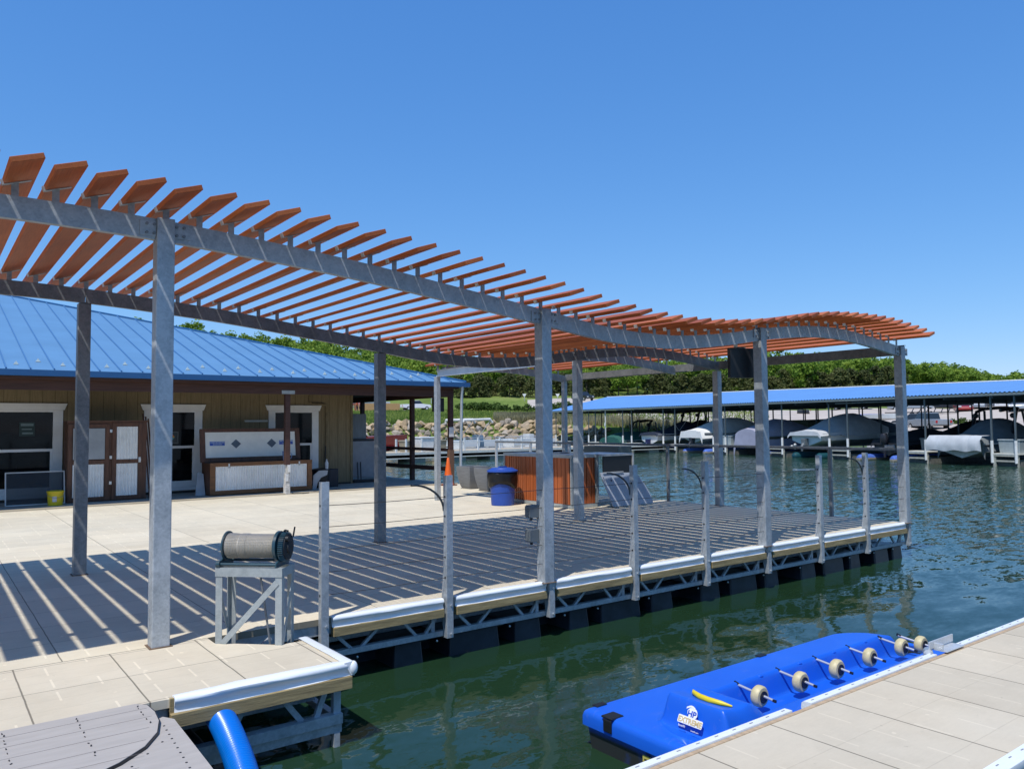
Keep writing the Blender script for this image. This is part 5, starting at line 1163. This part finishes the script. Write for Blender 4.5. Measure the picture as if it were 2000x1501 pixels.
def out_drive(o, Wd=2.4, z=0., mat=None):
    m = MB(); m.box((-.35, -.16, z-.15), (0.0, .16, z+.32)); m.tube([(-.25, 0, z), (-.45, 0, z-.2), (-.42, 0, z-.5)], [.12, .10, .07], 8); m.build('outdrive', mat or MATS['near_black_blue'], o, bevel=.03)
def outboard(o, z=.9):
    m = MB(); m.lathe((-.35, 0, z), [(.16, -.1), (.22, .0), (.24, .35), (.18, .5), (.05, .54)], 14); m.tube([(-.3, 0, z), (-.32, 0, z-.6), (-.35, 0, z-.9)], [.1, .08, .05], 8); m.build('outboard_motor', simple('motor_black', (.02, .02, .025), .35), o, True)
def bimini(x0, x1, z, hw, mat, zb=1.0):
    def f(o):
        rings = []
        for k in range(7):
            tt = k/6; zz = z+.10*math.sin(math.pi*tt); rings.append([(x0+(x1-x0)*tt, hw*q, zz-.10*q*q) for q in (-1, -.5, 0, .5, 1)])
        m = MB(); m.loft(rings, closed=False, cap=False); m.build('bimini_top', mat, o, True)
        m = MB()
        for sg in (-1, 1):
            m.tube([(x0+.1, sg*hw, z-.08), ((x0+x1)/2, sg*hw, zb)], .02, 5); m.tube([(x1-.1, sg*hw, z-.08), ((x0+x1)/2, sg*hw, zb)], .02, 5)
        m.build('bimini_frame', BRK, o)
    return f
def tower(x, z0, z1, hw, mat):
    def f(o):
        m = MB()
        for sg in (-1, 1):
            m.tube([(x-.6, sg*hw, z0), (x-.1, sg*hw*.95, z1-.15), (x+.3, sg*hw*.8, z1)], .09, 6); m.tube([(x+.7, sg*hw, z0), (x+.5, sg*hw*.9, z1-.1)], .07, 6)
        m.tube([(x+.3, -hw*.8, z1), (x+.35, 0, z1+.05), (x+.3, hw*.8, z1)], .09, 6); m.tube([(x-1.2, -hw*.8, z1-.12), (x-.1, -hw*.8, z1+.02), (x+.3, -hw*.8, z1)], .09, 6); m.build('wake_tower', mat, o, True)
        for sg in (-1, 1): m = MB(); m.sphere((x-.3, sg*hw*.9, z1-.38), (.2, .15, .15), 10, 6); m.build('tower_speaker', mat, o, True)
    return f
WH = simple('boat_white', (.68, .70, .68), .35, var=.04); GT = simple('grey_tarp', (.52, .54, .55), .85, var=.12, vscale=2); GTD = simple('dark_grey_tarp', (.16, .18, .19), .85, var=.15, vscale=2); WT = simple('cream_tarp', (.74, .73, .69), .85, var=.1, vscale=2); LT = simple('lavender_tarp', (.36, .36, .45), .85, var=.12, vscale=1.5); GN = simple('green_tarp', (.02, .105, .085), .8, var=.15); NV = simple('navy_canvas', (.02, .03, .055), .8); BK = simple('black_hull', (.015, .017, .02), .3); BT = simple('black_tarp', (.018, .02, .025), .8)
def seqf(*fs): return lambda o: [f(o) for f in fs]
boat(12.55, .25, 6.6, 2.75, -.25, .55, WH, GTD, [(0, .95), (.12, 1.0), (.35, 1.75), (.6, 1.7), (.85, 1.1), (1, .85)], 'boat under a dark grey tarp with a black wake tower, nearest the right picture edge', .3, True, .1, extra=seqf(tower(3.1, 1.0, 2.35, 1.15, BK)))
o = tag(bpy.data.objects.new('swim_platform_cover', None)); bpy.data.objects.remove(o)
boat(17.6, 1.0, 6.0, 2.3, -.3, .55, BK, BT, [(0, .7), (.3, 1.0), (.55, 1.25), (1, .75)], 'low black boat in the shade behind two blue-topped lift floats', .1, True, extra=lambda o: outboard(o, .5))
boat(22.95, .1, 7.6, 2.9, .15, 1.0, WH, GT, [(0, 1.12), (.12, 1.35), (.3, 1.95), (.55, 2.25), (.75, 1.9), (1, 1.3)], 'cruiser raised on a lift under a smooth grey tarp, its white stern showing', .05, True, .25, extra=lambda o: out_drive(o, 2.9, .35, MATS['dark_grey_box']))
boat(28.5, .3, 6.8, 2.9, -.1, .75, simple('dull_hull', (.12, .14, .12), .5), LT, [(0, 1.25), (.12, 1.5), (.4, 1.95), (.7, 1.6), (1, .95)], 'boat wrapped down to the water in a lavender-grey tarp', .7, True, .1)
boat(34.1, .0, 7.4, 2.9, .2, 1.0, WH, WT, [(0, 1.15), (.12, 1.45), (.35, 2.0), (.6, 2.1), (1, 1.3)], 'boat on a lift under a wrinkled cream tarp with a white stern flap', .3, True, .3, extra=lambda o: out_drive(o, 2.9, .3))
boat(40.2, .3, 6.6, 2.7, -.1, .85, WH, NV, [(0, .95), (.3, 1.25), (.55, 1.9), (.75, 1.5), (1, 1.1)], 'white sport boat with navy stern, navy bimini top and black tower', .0, True, extra=seqf(bimini(.8, 3.6, 2.65, 1.2, NV, 1.1), tower(4.6, 1.2, 2.8, 1.1, BK), lambda o: out_drive(o, 2.7, .1, simple('deep_navy', (.01, .015, .08), .4))))
boat(46.3, .4, 6.4, 3.6, -.3, .25, WH, GN, [(0, .55), (.15, .9), (.45, 1.0), (.8, .85), (1, .45)], 'low boat under a dark green tarp at the left end of the covered dock', .1, True, extra=tower(3.6, .5, 2.0, 1.4, BK))
boat(44.8, 7.4, 6.0, 2.5, .1, 1.1, simple('dark_hull', (.03, .03, .035), .4), BT, [(0, 1.2), (.35, 2.0), (.6, 1.7), (1, 1.2)], 'black covered boat with pale side stripes behind the green-tarped one')
boat(7.4, .6, 6.2, 2.5, -.2, .65, WH, BT, [(0, .8), (.35, 1.4), (.6, 1.5), (1, .8)], 'black-covered boat half cut off by the right edge of the picture')
boat(31.3, 8.0, 6.5, 2.6, .9, 1.9, simple('olive_hull', (.08, .10, .05), .4), BT, [(0, 2.0), (.3, 2.3), (.6, 2.4), (1, 2.0)], 'olive pontoon hull lifted high under the roof behind the cream-tarped boat', cover=False)
boat(26.5, 7.6, 6.5, 2.6, .1, 1.0, BK, BT, [(0, 1.2), (.35, 1.9), (.6, 1.8), (1, 1.1)], 'black covered boat deep in the shelter behind the lavender one')
boat(18.3, 7.8, 6.5, 2.6, .1, .9, BK, BT, [(0, 1.0), (.35, 1.7), (.6, 1.6), (1, 1.1)], 'black covered boat deep in the shelter behind the grey-tarped cruiser')
# grey skirt over the stern platform of the nearest boat
t = local_thing('platform_cover', tuple(Q(12.4, -.6, 0)), 'pale grey folded tarp over the swim platform of the boat with the black tower', 'tarp', rotz=math.atan2(DM.y, DM.x))
m = MB(); rings = []; rg_ = random.Random(8)
for k in range(25):
    q = -1.45+2.9*k/24; f1 = .012*math.sin(k*1.3)+rg_.uniform(-.014, .014)
    rings.append([(.75, q, .95+f1*.3), (.1+f1, q*1.0, .92+(.03 if k % 5 else 0)), (-.12+f1, q*1.02, .72), (-.16+f1*1.5, q*1.06, .40), (-.14-f1*1.5, q*1.05, .16+.04*math.sin(k*.7))])
m.loft(rings, closed=False, cap=False); m.build('tarp', GT, t, True)
def tank_mat():
    m, nt, b = new_mat('blue_tank_dirty_belly'); P = nt.nodes.new('ShaderNodeNewGeometry').outputs['Position']; z = _sep(nt, P)[2]; n = _noise(nt, P, 4, 4)
    f = _m(nt, 'GREATER_THAN', _m(nt, 'ADD', z, _m(nt, 'MULTIPLY', n, .12)), WZ+.21)
    nt.links.new(_mix(nt, f, _mix(nt, n, (.20, .17, .12), (.42, .38, .31)), (.07, .15, .50)), b.inputs['Base Color']); b.inputs['Roughness'].default_value = .5; return m
TANK = tank_mat()
def lift_float(s, label, w0=.25, c=None):
    t = local_thing('lift_float', tuple(Q(s, w0, WZ)), label, 'float', 'floats of the boat lifts', math.atan2(DM.y, DM.x))
    m = MB(); m.lathe((0, 0, .10), [(.02, -.30), (.16, -.26), (.25, -.1), (.27, .4), (.27, 3.5), (.2, 3.9)], 14, 0, 'x'); m.build('tank', c or TANK, t, True)
    return t
for s, lb in ((16.6, 'blue lift float right of the two in front of the black boat'), (18.9, 'blue lift float left of the two in front of the black boat'), (32.9, 'blue lift float under the right side of the cream-tarped boat'), (35.3, 'blue lift float under the left side of the cream-tarped boat'), (27.3, 'blue-grey lift float under the lavender-tarped boat'), (22.0, 'dark teal lift float under the right of the grey-tarped cruiser'), (24.0, 'dark teal lift float under the left of the grey-tarped cruiser'), (41.6, 'round-nosed blue lift float under the white sport boat')):
    lift_float(s, lb, c=simple('float_teal', (.01, .07, .09), .4) if 'teal' in lb else None)
def dockbox(s, w_, lab, c=None):
    t = local_thing('dock_box', tuple(Q(s, w_, .06)), lab, 'dock box', rotz=math.atan2(DM.y, DM.x))
    m = MB(); m.hexa([(-.3, -.5, 0), (.3, -.5, 0), (.3, .5, 0), (-.3, .5, 0), (-.34, -.54, .62), (.34, -.54, .62), (.34, .54, .62), (-.34, .54, .62)]); m.build('box', c or simple('pale_box', (.33, .38, .39), .6), t, bevel=.02)
    m = MB(); m.box((-.37, -.57, .622), (.37, .57, .70)); m.build('lid', c or MATS['pale_box'], t, bevel=.02)
dockbox(10.15, .7, 'pale grey dock box on the white finger dock right of the tower boat'); dockbox(31.1, .9, 'pale grey dock box beside the lavender-tarped boat'); dockbox(15.1, 1.5, 'dull grey dock box beside the black boat', simple('dull_box', (.12, .14, .14), .7))
t = thing('boat_propeller', tuple(Q(23.4, .2, .3)), 'white propeller cluster hanging off the dock left of the teal lift float', 'propeller')
m = MB(); 
for a in (0, 2.1, 4.2): m.sphere(tuple(Q(23.5+.18*math.cos(a), -.45, .16+.12*math.sin(a))), (.16, .05, .09), 8, 5)
m.build('blades', WSL, t, True)

# ------------------------------------------------------------------ far walkway with its boats
t = thing('far_walkway', (28, 37.8, 0), 'pale floating walkway with white posts running from the shore to the covered dock', 'floating dock')
m = MB(); m.box((12, 36.8, -.02), (46, 39.9, .06)); m.build('deck', simple('pale_tan_deck', (.50, .42, .30), .85, var=.15), t)
m = MB(); m.box((12, 36.76, -.10), (46, 36.799, .055)); m.box((12, 36.78, -.34), (46, 36.84, -.28)); m.build('edge_beam', WDK, t)
m = MB(); x = 12.5
while x < 46: m.box((x, 36.85, -.9), (x+1.15, 38.4, -.30)); x += 3.1
m.build('float', simple('pale_float', (.28, .27, .23), .8), t)
m = MB(); m.box((12, 37.3, -.3), (46, 39.4, -.025)); m.build('dark_frame', DARK, t)
for k, x in enumerate((20.9, 21.6, 22.75, 24.95, 26.0, 27.1, 28.9, 30.8, 32.7)):
    m = MB(); m.box((x-.05, 36.9, .06), (x+.05, 37.0, .90)); m.build('post', WSL, t)
m = MB(); m.box((25, 36.93, .62), (33, 36.97, .68)); m.build('rail', WSL, t)
TB = simple('tan_box', (.30, .27, .19), .7, var=.1)
for x0, x1, c_, lb in ((21.85, 22.5, TB, 'small tan dock box left of the white one on the far walkway'), (23.0, 24.05, WSL, 'white dock box between two tan ones on the far walkway'), (24.15, 25.0, TB, 'wide tan dock box right of the white one on the far walkway')):
    t = thing('dock_box', ((x0+x1)/2, 38, .06), lb, 'dock box'); h_ = 1.0 if c_ is WSL else .8
    m = MB(); m.hexa([(x0+.05, 37.6, .06), (x1-.05, 37.6, .06), (x1-.05, 38.3, .06), (x0+.05, 38.3, .06), (x0, 37.55, h_-.1), (x1, 37.55, h_-.1), (x1, 38.35, h_-.1), (x0, 38.35, h_-.1)]); m.build('box', c_, t, bevel=.02); m = MB(); m.box((x0-.04, 37.5, h_-.098), (x1+.04, 38.4, h_)); m.build('lid', c_, t, bevel=.03)
t = local_thing('red_boat', (17.2, 40.2, 0), 'dark red speedboat hull with its pointed bow to the right beyond the porch rail', 'boat')
m = MB(); rings = []
for k in range(15):
    tt = k/14; h = 1.15*prof_at([(0, .92), (.4, 1), (.7, .75), (.9, .35), (1, .03)], tt); g_ = .95+.2*tt; kz = -.2+.75*max(0, tt-.45)**1.5*1.9
    rings.append([(6.3*tt, -h, g_), (6.3*tt, -h*.8, .25+.5*tt), (6.3*tt, 0, kz), (6.3*tt, h*.8, .25+.5*tt), (6.3*tt, h, g_)])
m.loft(rings); m.build('hull', simple('dark_red_gelcoat', (.26, .015, .02), .25, var=.1), t, True, autos=35)
m = MB(); m.loft([[(3.0, -.9, 1.0), (3.2, 0, 1.0), (3.0, .9, 1.0)], [(2.7, -.8, 1.35), (2.9, 0, 1.38), (2.7, .8, 1.35)]], closed=False, cap=False); m.build('windshield', GLASS, t)
def pontoon(x0, y, Ln, lab, bim=True):
    t = local_thing('pontoon_boat', (x0, y, 0), lab, 'boat')
    for sg in (-1, 1): m = MB(); m.lathe((0, sg*.95, -.35), [(.03, -.1), (.25, .1), (.3, .5), (.3, Ln-.6), (.03, Ln)], 12, 0, 'x'); m.build('pontoon', BRK, t, True)
    m = MB(); m.box((.1, -1.25, .0), (Ln-.1, 1.25, .09)); m.build('deck', WSL, t)
    for a, b_ in ((.3, Ln*.42), (Ln*.52, Ln-.3)):
        for sg in (-1, 1): m = MB(); m.box((a, sg*1.2-.02, .18), (b_, sg*1.2+.02, .68)); m.build('side_panel', WH, t)
    m = MB()
    for sg in (-1, 1): m.tube([(.3, sg*1.2, .1), (.3, sg*1.2, .82), (Ln-.3, sg*1.2, .82), (Ln-.3, sg*1.2, .1)], .022, 6)
    m.build('rail', BRK, t)
    m = MB(); m.box((.5, -.9, .09), (1.6, .9, .62)); m.box((Ln*.6, .1, .09), (Ln*.6+.5, .9, 1.0)); m.box((Ln-1.5, -1.0, .09), (Ln-.5, 1.0, .55)); m.build('seat', simple('seat_vinyl', (.6, .6, .57), .5), t, bevel=.04)
    if bim:
        m = MB(); m.tube([(.3, -1.15, 1.95), (.3, -1.1, 2.12), (.3, 1.1, 2.12), (.3, 1.15, 1.95)], .09, 8); m.tube([(.4, -1.12, 2.1), (Ln-1.4, -1.12, 2.16), (Ln-1.2, -1.15, 1.9)], .09, 8); m.tube([(.4, 1.12, 2.1), (Ln-1.4, 1.12, 2.16), (Ln-1.2, 1.15, 1.9)], .09, 8); m.build('folded_bimini', WT, t, True); bimini(.4, Ln-1.3, 2.14, 1.15, WT, .8)(t)
    return t
pontoon(27.9, 41.6, 4.1, 'white pontoon boat with a raised cream bimini top behind the far walkway'); pontoon(32.6, 41.8, 4.6, 'white pontoon boat without a top, right of the one with the cream bimini', False)

# ------------------------------------------------------------------ vehicles, people and small things on the shore
TIRE = simple('tyre', (.02, .02, .02), .8); CG = simple('car_glass', (.02, .025, .03), .08, spec=.7)
def vehicle(p, rot, kind, col, label, s=1.):
    t = local_thing({'pickup': 'pickup_truck', 'suv': 'parked_suv', 'car': 'parked_car'}[kind], tuple(p), label, {'pickup': 'pickup truck', 'suv': 'suv', 'car': 'car'}[kind], 'vehicles on the shore', rot)
    t.scale = (s, s, s)
    if kind == 'pickup': body = [(-2.8, .55), (-2.85, 1.12), (-.75, 1.15), (-.70, 1.18), (1.0, 1.22), (1.3, 1.18), (2.65, 1.05), (2.85, .85), (2.85, .5), (2.2, .42), (-2.2, .42)]; cab = [(-.72, 1.15), (-.62, 1.80), (.55, 1.85), (1.25, 1.2)]; ax = (-1.75, 1.95); hw_ = .98
    elif kind == 'suv': body = [(-2.3, .5), (-2.35, 1.1), (-2.3, 1.2), (.9, 1.15), (1.1, 1.12), (2.2, 1.0), (2.35, .8), (2.35, .45), (1.8, .38), (-1.9, .38)]; cab = [(-2.28, 1.15), (-2.1, 1.74), (.3, 1.78), (1.05, 1.14)]; ax = (-1.4, 1.45); hw_ = .93
    else: body = [(-2.2, .5), (-2.25, .95), (-1.6, 1.0), (.9, .95), (2.1, .8), (2.25, .6), (2.2, .35), (-2.1, .33)]; cab = [(-1.7, .98), (-1.1, 1.42), (.2, 1.45), (1.0, .95)]; ax = (-1.35, 1.4); hw_ = .9
    MY = Matrix(((1, 0, 0, 0), (0, 0, -1, 0), (0, 1, 0, 0), (0, 0, 0, 1)))
    m = MB(); m.prism(body, -hw_, hw_, 0, MY); m.build('body', col, t, bevel=.06)
    m = MB(); n = len(cab); top = [(x, .80 if z > 1.3 else .9, z) for x, z in cab]; m.add([(x, -y, z) for x, y, z in top]+[(x, y, z) for x, y, z in top], [tuple(range(n)), tuple(range(2*n-1, n-1, -1))]+[(i, n+i, n+(i+1) % n, (i+1) % n) for i in range(n)]); m.build('cabin', CG, t, bevel=.03)
    m = MB(); (x1, z1), (x2, z2) = cab[1], cab[2]; m.box((x1-.02, -.80, z1-.03), (x2+.02, .80, z2+.02)); m.build('roof', col, t, bevel=.03)
    for a in ax:
        for sg in (-1, 1):
            m = MB(); m.lathe((a, sg*(hw_-.1), .38), [(.30, -.12), (.38, -.10), (.38, .10), (.30, .12)], 16, 0, 'y'); w_ = m.build('wheel', TIRE, t, True); m = MB(); m.lathe((a, sg*(hw_-.1)+sg*.1, .38), [(.22, -.03), (.22, .035)], 12, 0, 'y'); m.build('rim', BRK, w_)
    xf = body[6][0] if kind != 'car' else 2.2
    for sg in (-1, 1):
        m = MB(); m.box((max(b[0] for b in body)-.03, sg*.62-.17, .70), (max(b[0] for b in body)+.015, sg*.62+.17, .88)); m.build('headlight', simple('lamp_glass', (.6, .62, .62), .15), t)
        m = MB(); m.box((min(b[0] for b in body)-.015, sg*.78-.1, .75), (min(b[0] for b in body)+.03, sg*.78+.1, 1.02)); m.build('tail_light', simple('lamp_red', (.4, .01, .01), .3), t)
    return t
VW = simple('car_white', (.70, .71, .72), .25, coat=.3, var=.02); VR = simple('car_red', (.28, .012, .015), .25, coat=.3, var=.03); VG = simple('car_grey', (.10, .11, .125), .25, coat=.3, var=.03); VS = simple('car_silver', (.34, .37, .40), .25, .4, var=.03); VB = simple('car_black', (.02, .022, .026), .25, coat=.3, var=.03)
def on(x, r): return flat(x, r, ground(x, r)+.12)
vehicle(on(811, 150), R(-8), 'pickup', VW, 'white crew-cab pickup truck parked on the grassy shore seen past the porch')
vehicle(far(1138, 783, 158), R(-100), 'pickup', VB, 'black pickup truck on the pale road in front of the cedars')
vehicle(far(1880, 805.5, 119), R(-150), 'car', VR, 'dark red car facing the lake on the pale lot')
vehicle(far(1775, 803, 124), R(-60), 'pickup', VS, 'silver pickup in the lot behind the rightmost pergola post')
vehicle(far(1840, 801, 126), R(125), 'car', VB, 'black car left of the dark red car in the lot')
vehicle(far(1912, 802, 124), R(-165), 'suv', VS, 'silver-blue suv between the red car and the white van')
vehicle(far(1952, 800, 124), R(-150), 'suv', VW, 'white suv parked between two silver ones')
vehicle(far(1986, 805, 118), R(-160), 'suv', VS, 'silver suv parked at the far right of the lot')
vehicle(far(1786, 838, 101), R(95), 'suv', VG, 'dark grey suv standing on the boat ramp')
vehicle(far(1812, 839, 97), R(55), 'pickup', VS, 'silver-blue pickup beside the dark suv on the boat ramp')
vehicle(far(1662, 800, 126), R(110), 'pickup', VS, 'grey pickup with a long bed at the back of the lot')
t = local_thing('trailered_boat', tuple(far(1700, 833, 100)), 'white bowrider with a blue seat cover standing on a trailer in the lot', 'boat', rotz=R(-55))
m = MB(); rings = []
for k in range(11):
    tt = k/10; h = 1.0*prof_at([(0, .9), (.4, 1), (.7, .8), (1, .04)], tt); rings.append([(5.5*tt-2.7, -h, 1.35+.15*tt), (5.5*tt-2.7, -h*.8, .95), (5.5*tt-2.7, 0, .6+.5*max(0, tt-.5)), (5.5*tt-2.7, h*.8, .95), (5.5*tt-2.7, h, 1.35+.15*tt)])
m.loft(rings); m.build('hull', WH, t, True, autos=35)
m = MB(); m.box((-1.6, -.8, 1.38), (1.2, .8, 1.46)); m.build('seat_cover', simple('cover_blue', (.03, .10, .42), .6), t, bevel=.03)
m = MB(); m.box((-2.6, -.85, .35), (3.4, -.78, .47)); m.box((-2.6, .78, .35), (3.4, .85, .47)); m.build('trailer_frame', GD, t)
for sg in (-1, 1): m = MB(); m.lathe((-.8, sg*1.0, .0), [(.3, -.1), (.33, 0), (.3, .1)], 14, 0, 'y'); m.build('trailer_wheel', TIRE, t, True)
t = local_thing('lumber_box', tuple(on(735, 132)), 'long plywood-coloured box beside the white pickup on the shore', 'box', rotz=R(-28))
m = MB(); m.box((-3.0, -.6, 0), (3.8, .6, 1.15)); m.build('box', simple('plywood', (.42, .25, .11), .8, var=.1), t, bevel=.02)
m = MB(); m.box((-3.6, -.5, 0), (-3.02, .5, 1.2)); m.build('end_box', simple('rust_brown', (.28, .11, .05), .8), t)
t = local_thing('trailered_boat', tuple(on(722, 138)), 'white and red boat on a trailer behind the plywood-coloured box', 'boat', rotz=R(-20))
m = MB(); rings = []
for k in range(11):
    tt = k/10; h = 1.1*prof_at([(0, .9), (.4, 1), (.7, .8), (1, .04)], tt); rings.append([(7*tt-3.5, -h, 1.6), (7*tt-3.5, -h*.8, 1.0), (7*tt-3.5, 0, .5+.6*max(0, tt-.5)), (7*tt-3.5, h*.8, 1.0), (7*tt-3.5, h, 1.6)])
m.loft(rings); m.build('hull', WH, t, True, autos=35); m = MB(); m.box((-3, -1.12, 1.0), (1.5, -1.1, 1.25)); m.build('red_stripe', VR, t)
def person(x, r, shirt, pants, lab, arm):
    p = on(x, r); t = local_thing('person', tuple(p), lab, 'person', rotz=R(-60)); rings = []
    m = MB()
    body = [(.86, .13, .10), (.95, .17, .12), (1.1, .155, .11), (1.3, .19, .125), (1.43, .20, .11), (1.48, .10, .08), (1.54, .055, .06), (1.58, .06, .07), (1.64, .078, .095), (1.72, .08, .10), (1.78, .06, .075), (1.81, .01, .01)]
    m.loft([[(b_*math.sin(2*math.pi*i/14), a*math.cos(2*math.pi*i/14), z) for i in range(14)] for z, a, b_ in body])
    for sg in (-1, 1):
        m.tube([(0, sg*.08, .92), (.03, sg*.10, .5), (-.02, sg*.11, .08)], [.088, .062, .042], 9); m.tube([(0, sg*.19, 1.42), (.03, sg*.25, 1.15), (.12*arm, sg*.24, .92), (.16*arm, sg*.23, .80)], [.055, .045, .035, .03], 8); m.box((-.07, sg*.11-.045, 0), (.18, sg*.11+.045, .08))
    bo = m.build('body', simple('skin', (.42, .24, .17), .6), t, True, autos=80)
    m = MB(); m.loft([[(b_*1.14*math.sin(2*math.pi*i/14), a*1.1*math.cos(2*math.pi*i/14), z) for i in range(14)] for z, a, b_ in body[0:6]]); [m.tube([(0, sg*.18, 1.42), (.03, sg*.25, 1.17)], [.07, .06], 9) for sg in (-1, 1)]; m.build('shirt', shirt, t, True)
    m = MB(); m.loft([[(.13*math.sin(2*math.pi*i/14), .185*math.cos(2*math.pi*i/14), z) for i in range(14)] for z in (.82, .96)]); [m.tube([(0, sg*.085, .9), (.03, sg*.10, .48)], [.105, .085], 9) for sg in (-1, 1)]; m.build('shorts', pants, t, True)
    m = MB(); m.sphere((-.015, 0, 1.735), (.10, .092, .09), 12, 8); m.build('hair', simple('brown_hair', (.06, .035, .02), .7), t, True)
    m = MB(); [m.sphere((.092, sg*.032, 1.70), .011, 6, 4) for sg in (-1, 1)]; m.box((.09, -.025, 1.625), (.098, .025, 1.635)); m.build('face', DARK, t); m = MB(); m.sphere((.10, 0, 1.67), (.02, .014, .022), 8, 5); m.build('nose', MATS['skin'], t, True)
person(702.5, 128, simple('shirt_pink', (.72, .22, .24), .8), simple('shorts_dark', (.05, .03, .04), .8), 'person in a pink shirt standing on the shore, seen past the porch corner', 1)
person(697, 128.5, simple('shirt_orange', (.62, .12, .05), .8), MATS['shorts_dark'], 'person in an orange-red shirt left of the one in pink', -1)
t = thing('handrail', tuple(on(845, 155)), 'pale metal stair handrail on the green slope above the white pickup', 'handrail')
a, b_ = far(842, 776, 160), far(849, 787, 158); m = MB(); m.tube([tuple(a-Vector((0, 0, 1.2))), tuple(a), tuple(b_), tuple(b_-Vector((0, 0, 1.3)))], .07, 6); m.build('rail', BRK, t)
t = local_thing('utility_cart', tuple(far(1568, 811, 118)), 'small dark utility cart with a red flag on the lot edge', 'cart', rotz=R(-60))
m = MB(); m.box((-.8, -.5, .3), (.8, .5, .8)); m.build('body', VB, t, bevel=.05); m = MB(); [m.beam((x, y, .8), (x, y, 1.6), .06, .06, (0, 1, 0)) for x in (-.6, .5) for y in (-.45, .45)]; m.box((-.7, -.5, 1.6), (.6, .5, 1.66)); m.build('canopy_frame', VB, t)
m = MB(); m.box((.95, -.05, .6), (1.0, .25, 1.5)); m.build('flag', VR, t); m = MB(); [m.lathe((x, y, .25), [(.2, -.1), (.25, 0), (.2, .1)], 12, 0, 'y') for x in (-.6, .6) for y in (-.5, .5)]; m.build('wheels', TIRE, t, True)
for x, lb in ((1024, 'small white triangular road sign left of the front pergola post'), (1089, 'small pale yield-shaped sign beside the road left of the black pickup')):
    p = far(x, 783, 172); t = thing('road_sign', tuple(p), lb, 'sign'); m = MB(); m.cyl(tuple(p-Vector((0, 0, .6))), tuple(p+Vector((0, 0, 1.2))), .06, 6); m.build('pole', BRK, t)
    nrm = Vector((math.cos(az_of(x)), -math.sin(az_of(x)), 0)); c0 = p+Vector((0, 0, 1.1)); m = MB(); tri = [c0+nrm*.45+Vector((0, 0, .5)), c0-nrm*.45+Vector((0, 0, .5)), c0-Vector((0, 0, .3))]; bk = [q+Vector((math.sin(az_of(x)), math.cos(az_of(x)), 0))*.04 for q in tri]
    m.add([tuple(q) for q in tri+bk], [(0, 1, 2), (5, 4, 3), (0, 3, 4, 1), (1, 4, 5, 2), (2, 5, 3, 0)]); m.build('plate', WSL, t)
t = local_thing('equipment_trailer', tuple(far(1800, 812, 112)), 'low black empty boat trailer with many rollers lying across the lot', 'trailer', rotz=R(-20))
m = MB()
for sg in (-1, 1): m.beam((-5, sg*.8, .45), (5, sg*.8, .45), .1, .12)
for k in range(9): m.beam((-4.6+k*1.15, -.8, .45), (-4.6+k*1.15, .8, .45), .08, .08); m.beam((-4.6+k*1.15, -.7, .5), (-4.1+k*1.15, -.5, .95), .08, .08)
m.build('frame', VB, t); m = MB(); [m.lathe((x, sg*1.0, .3), [(.25, -.1), (.32, 0), (.25, .1)], 12, 0, 'y') for x in (-.6, .4) for sg in (-1, 1)]; m.build('wheels', TIRE, t, True)
for o in bpy.data.objects:
    if '_o' in o: del o['_o']
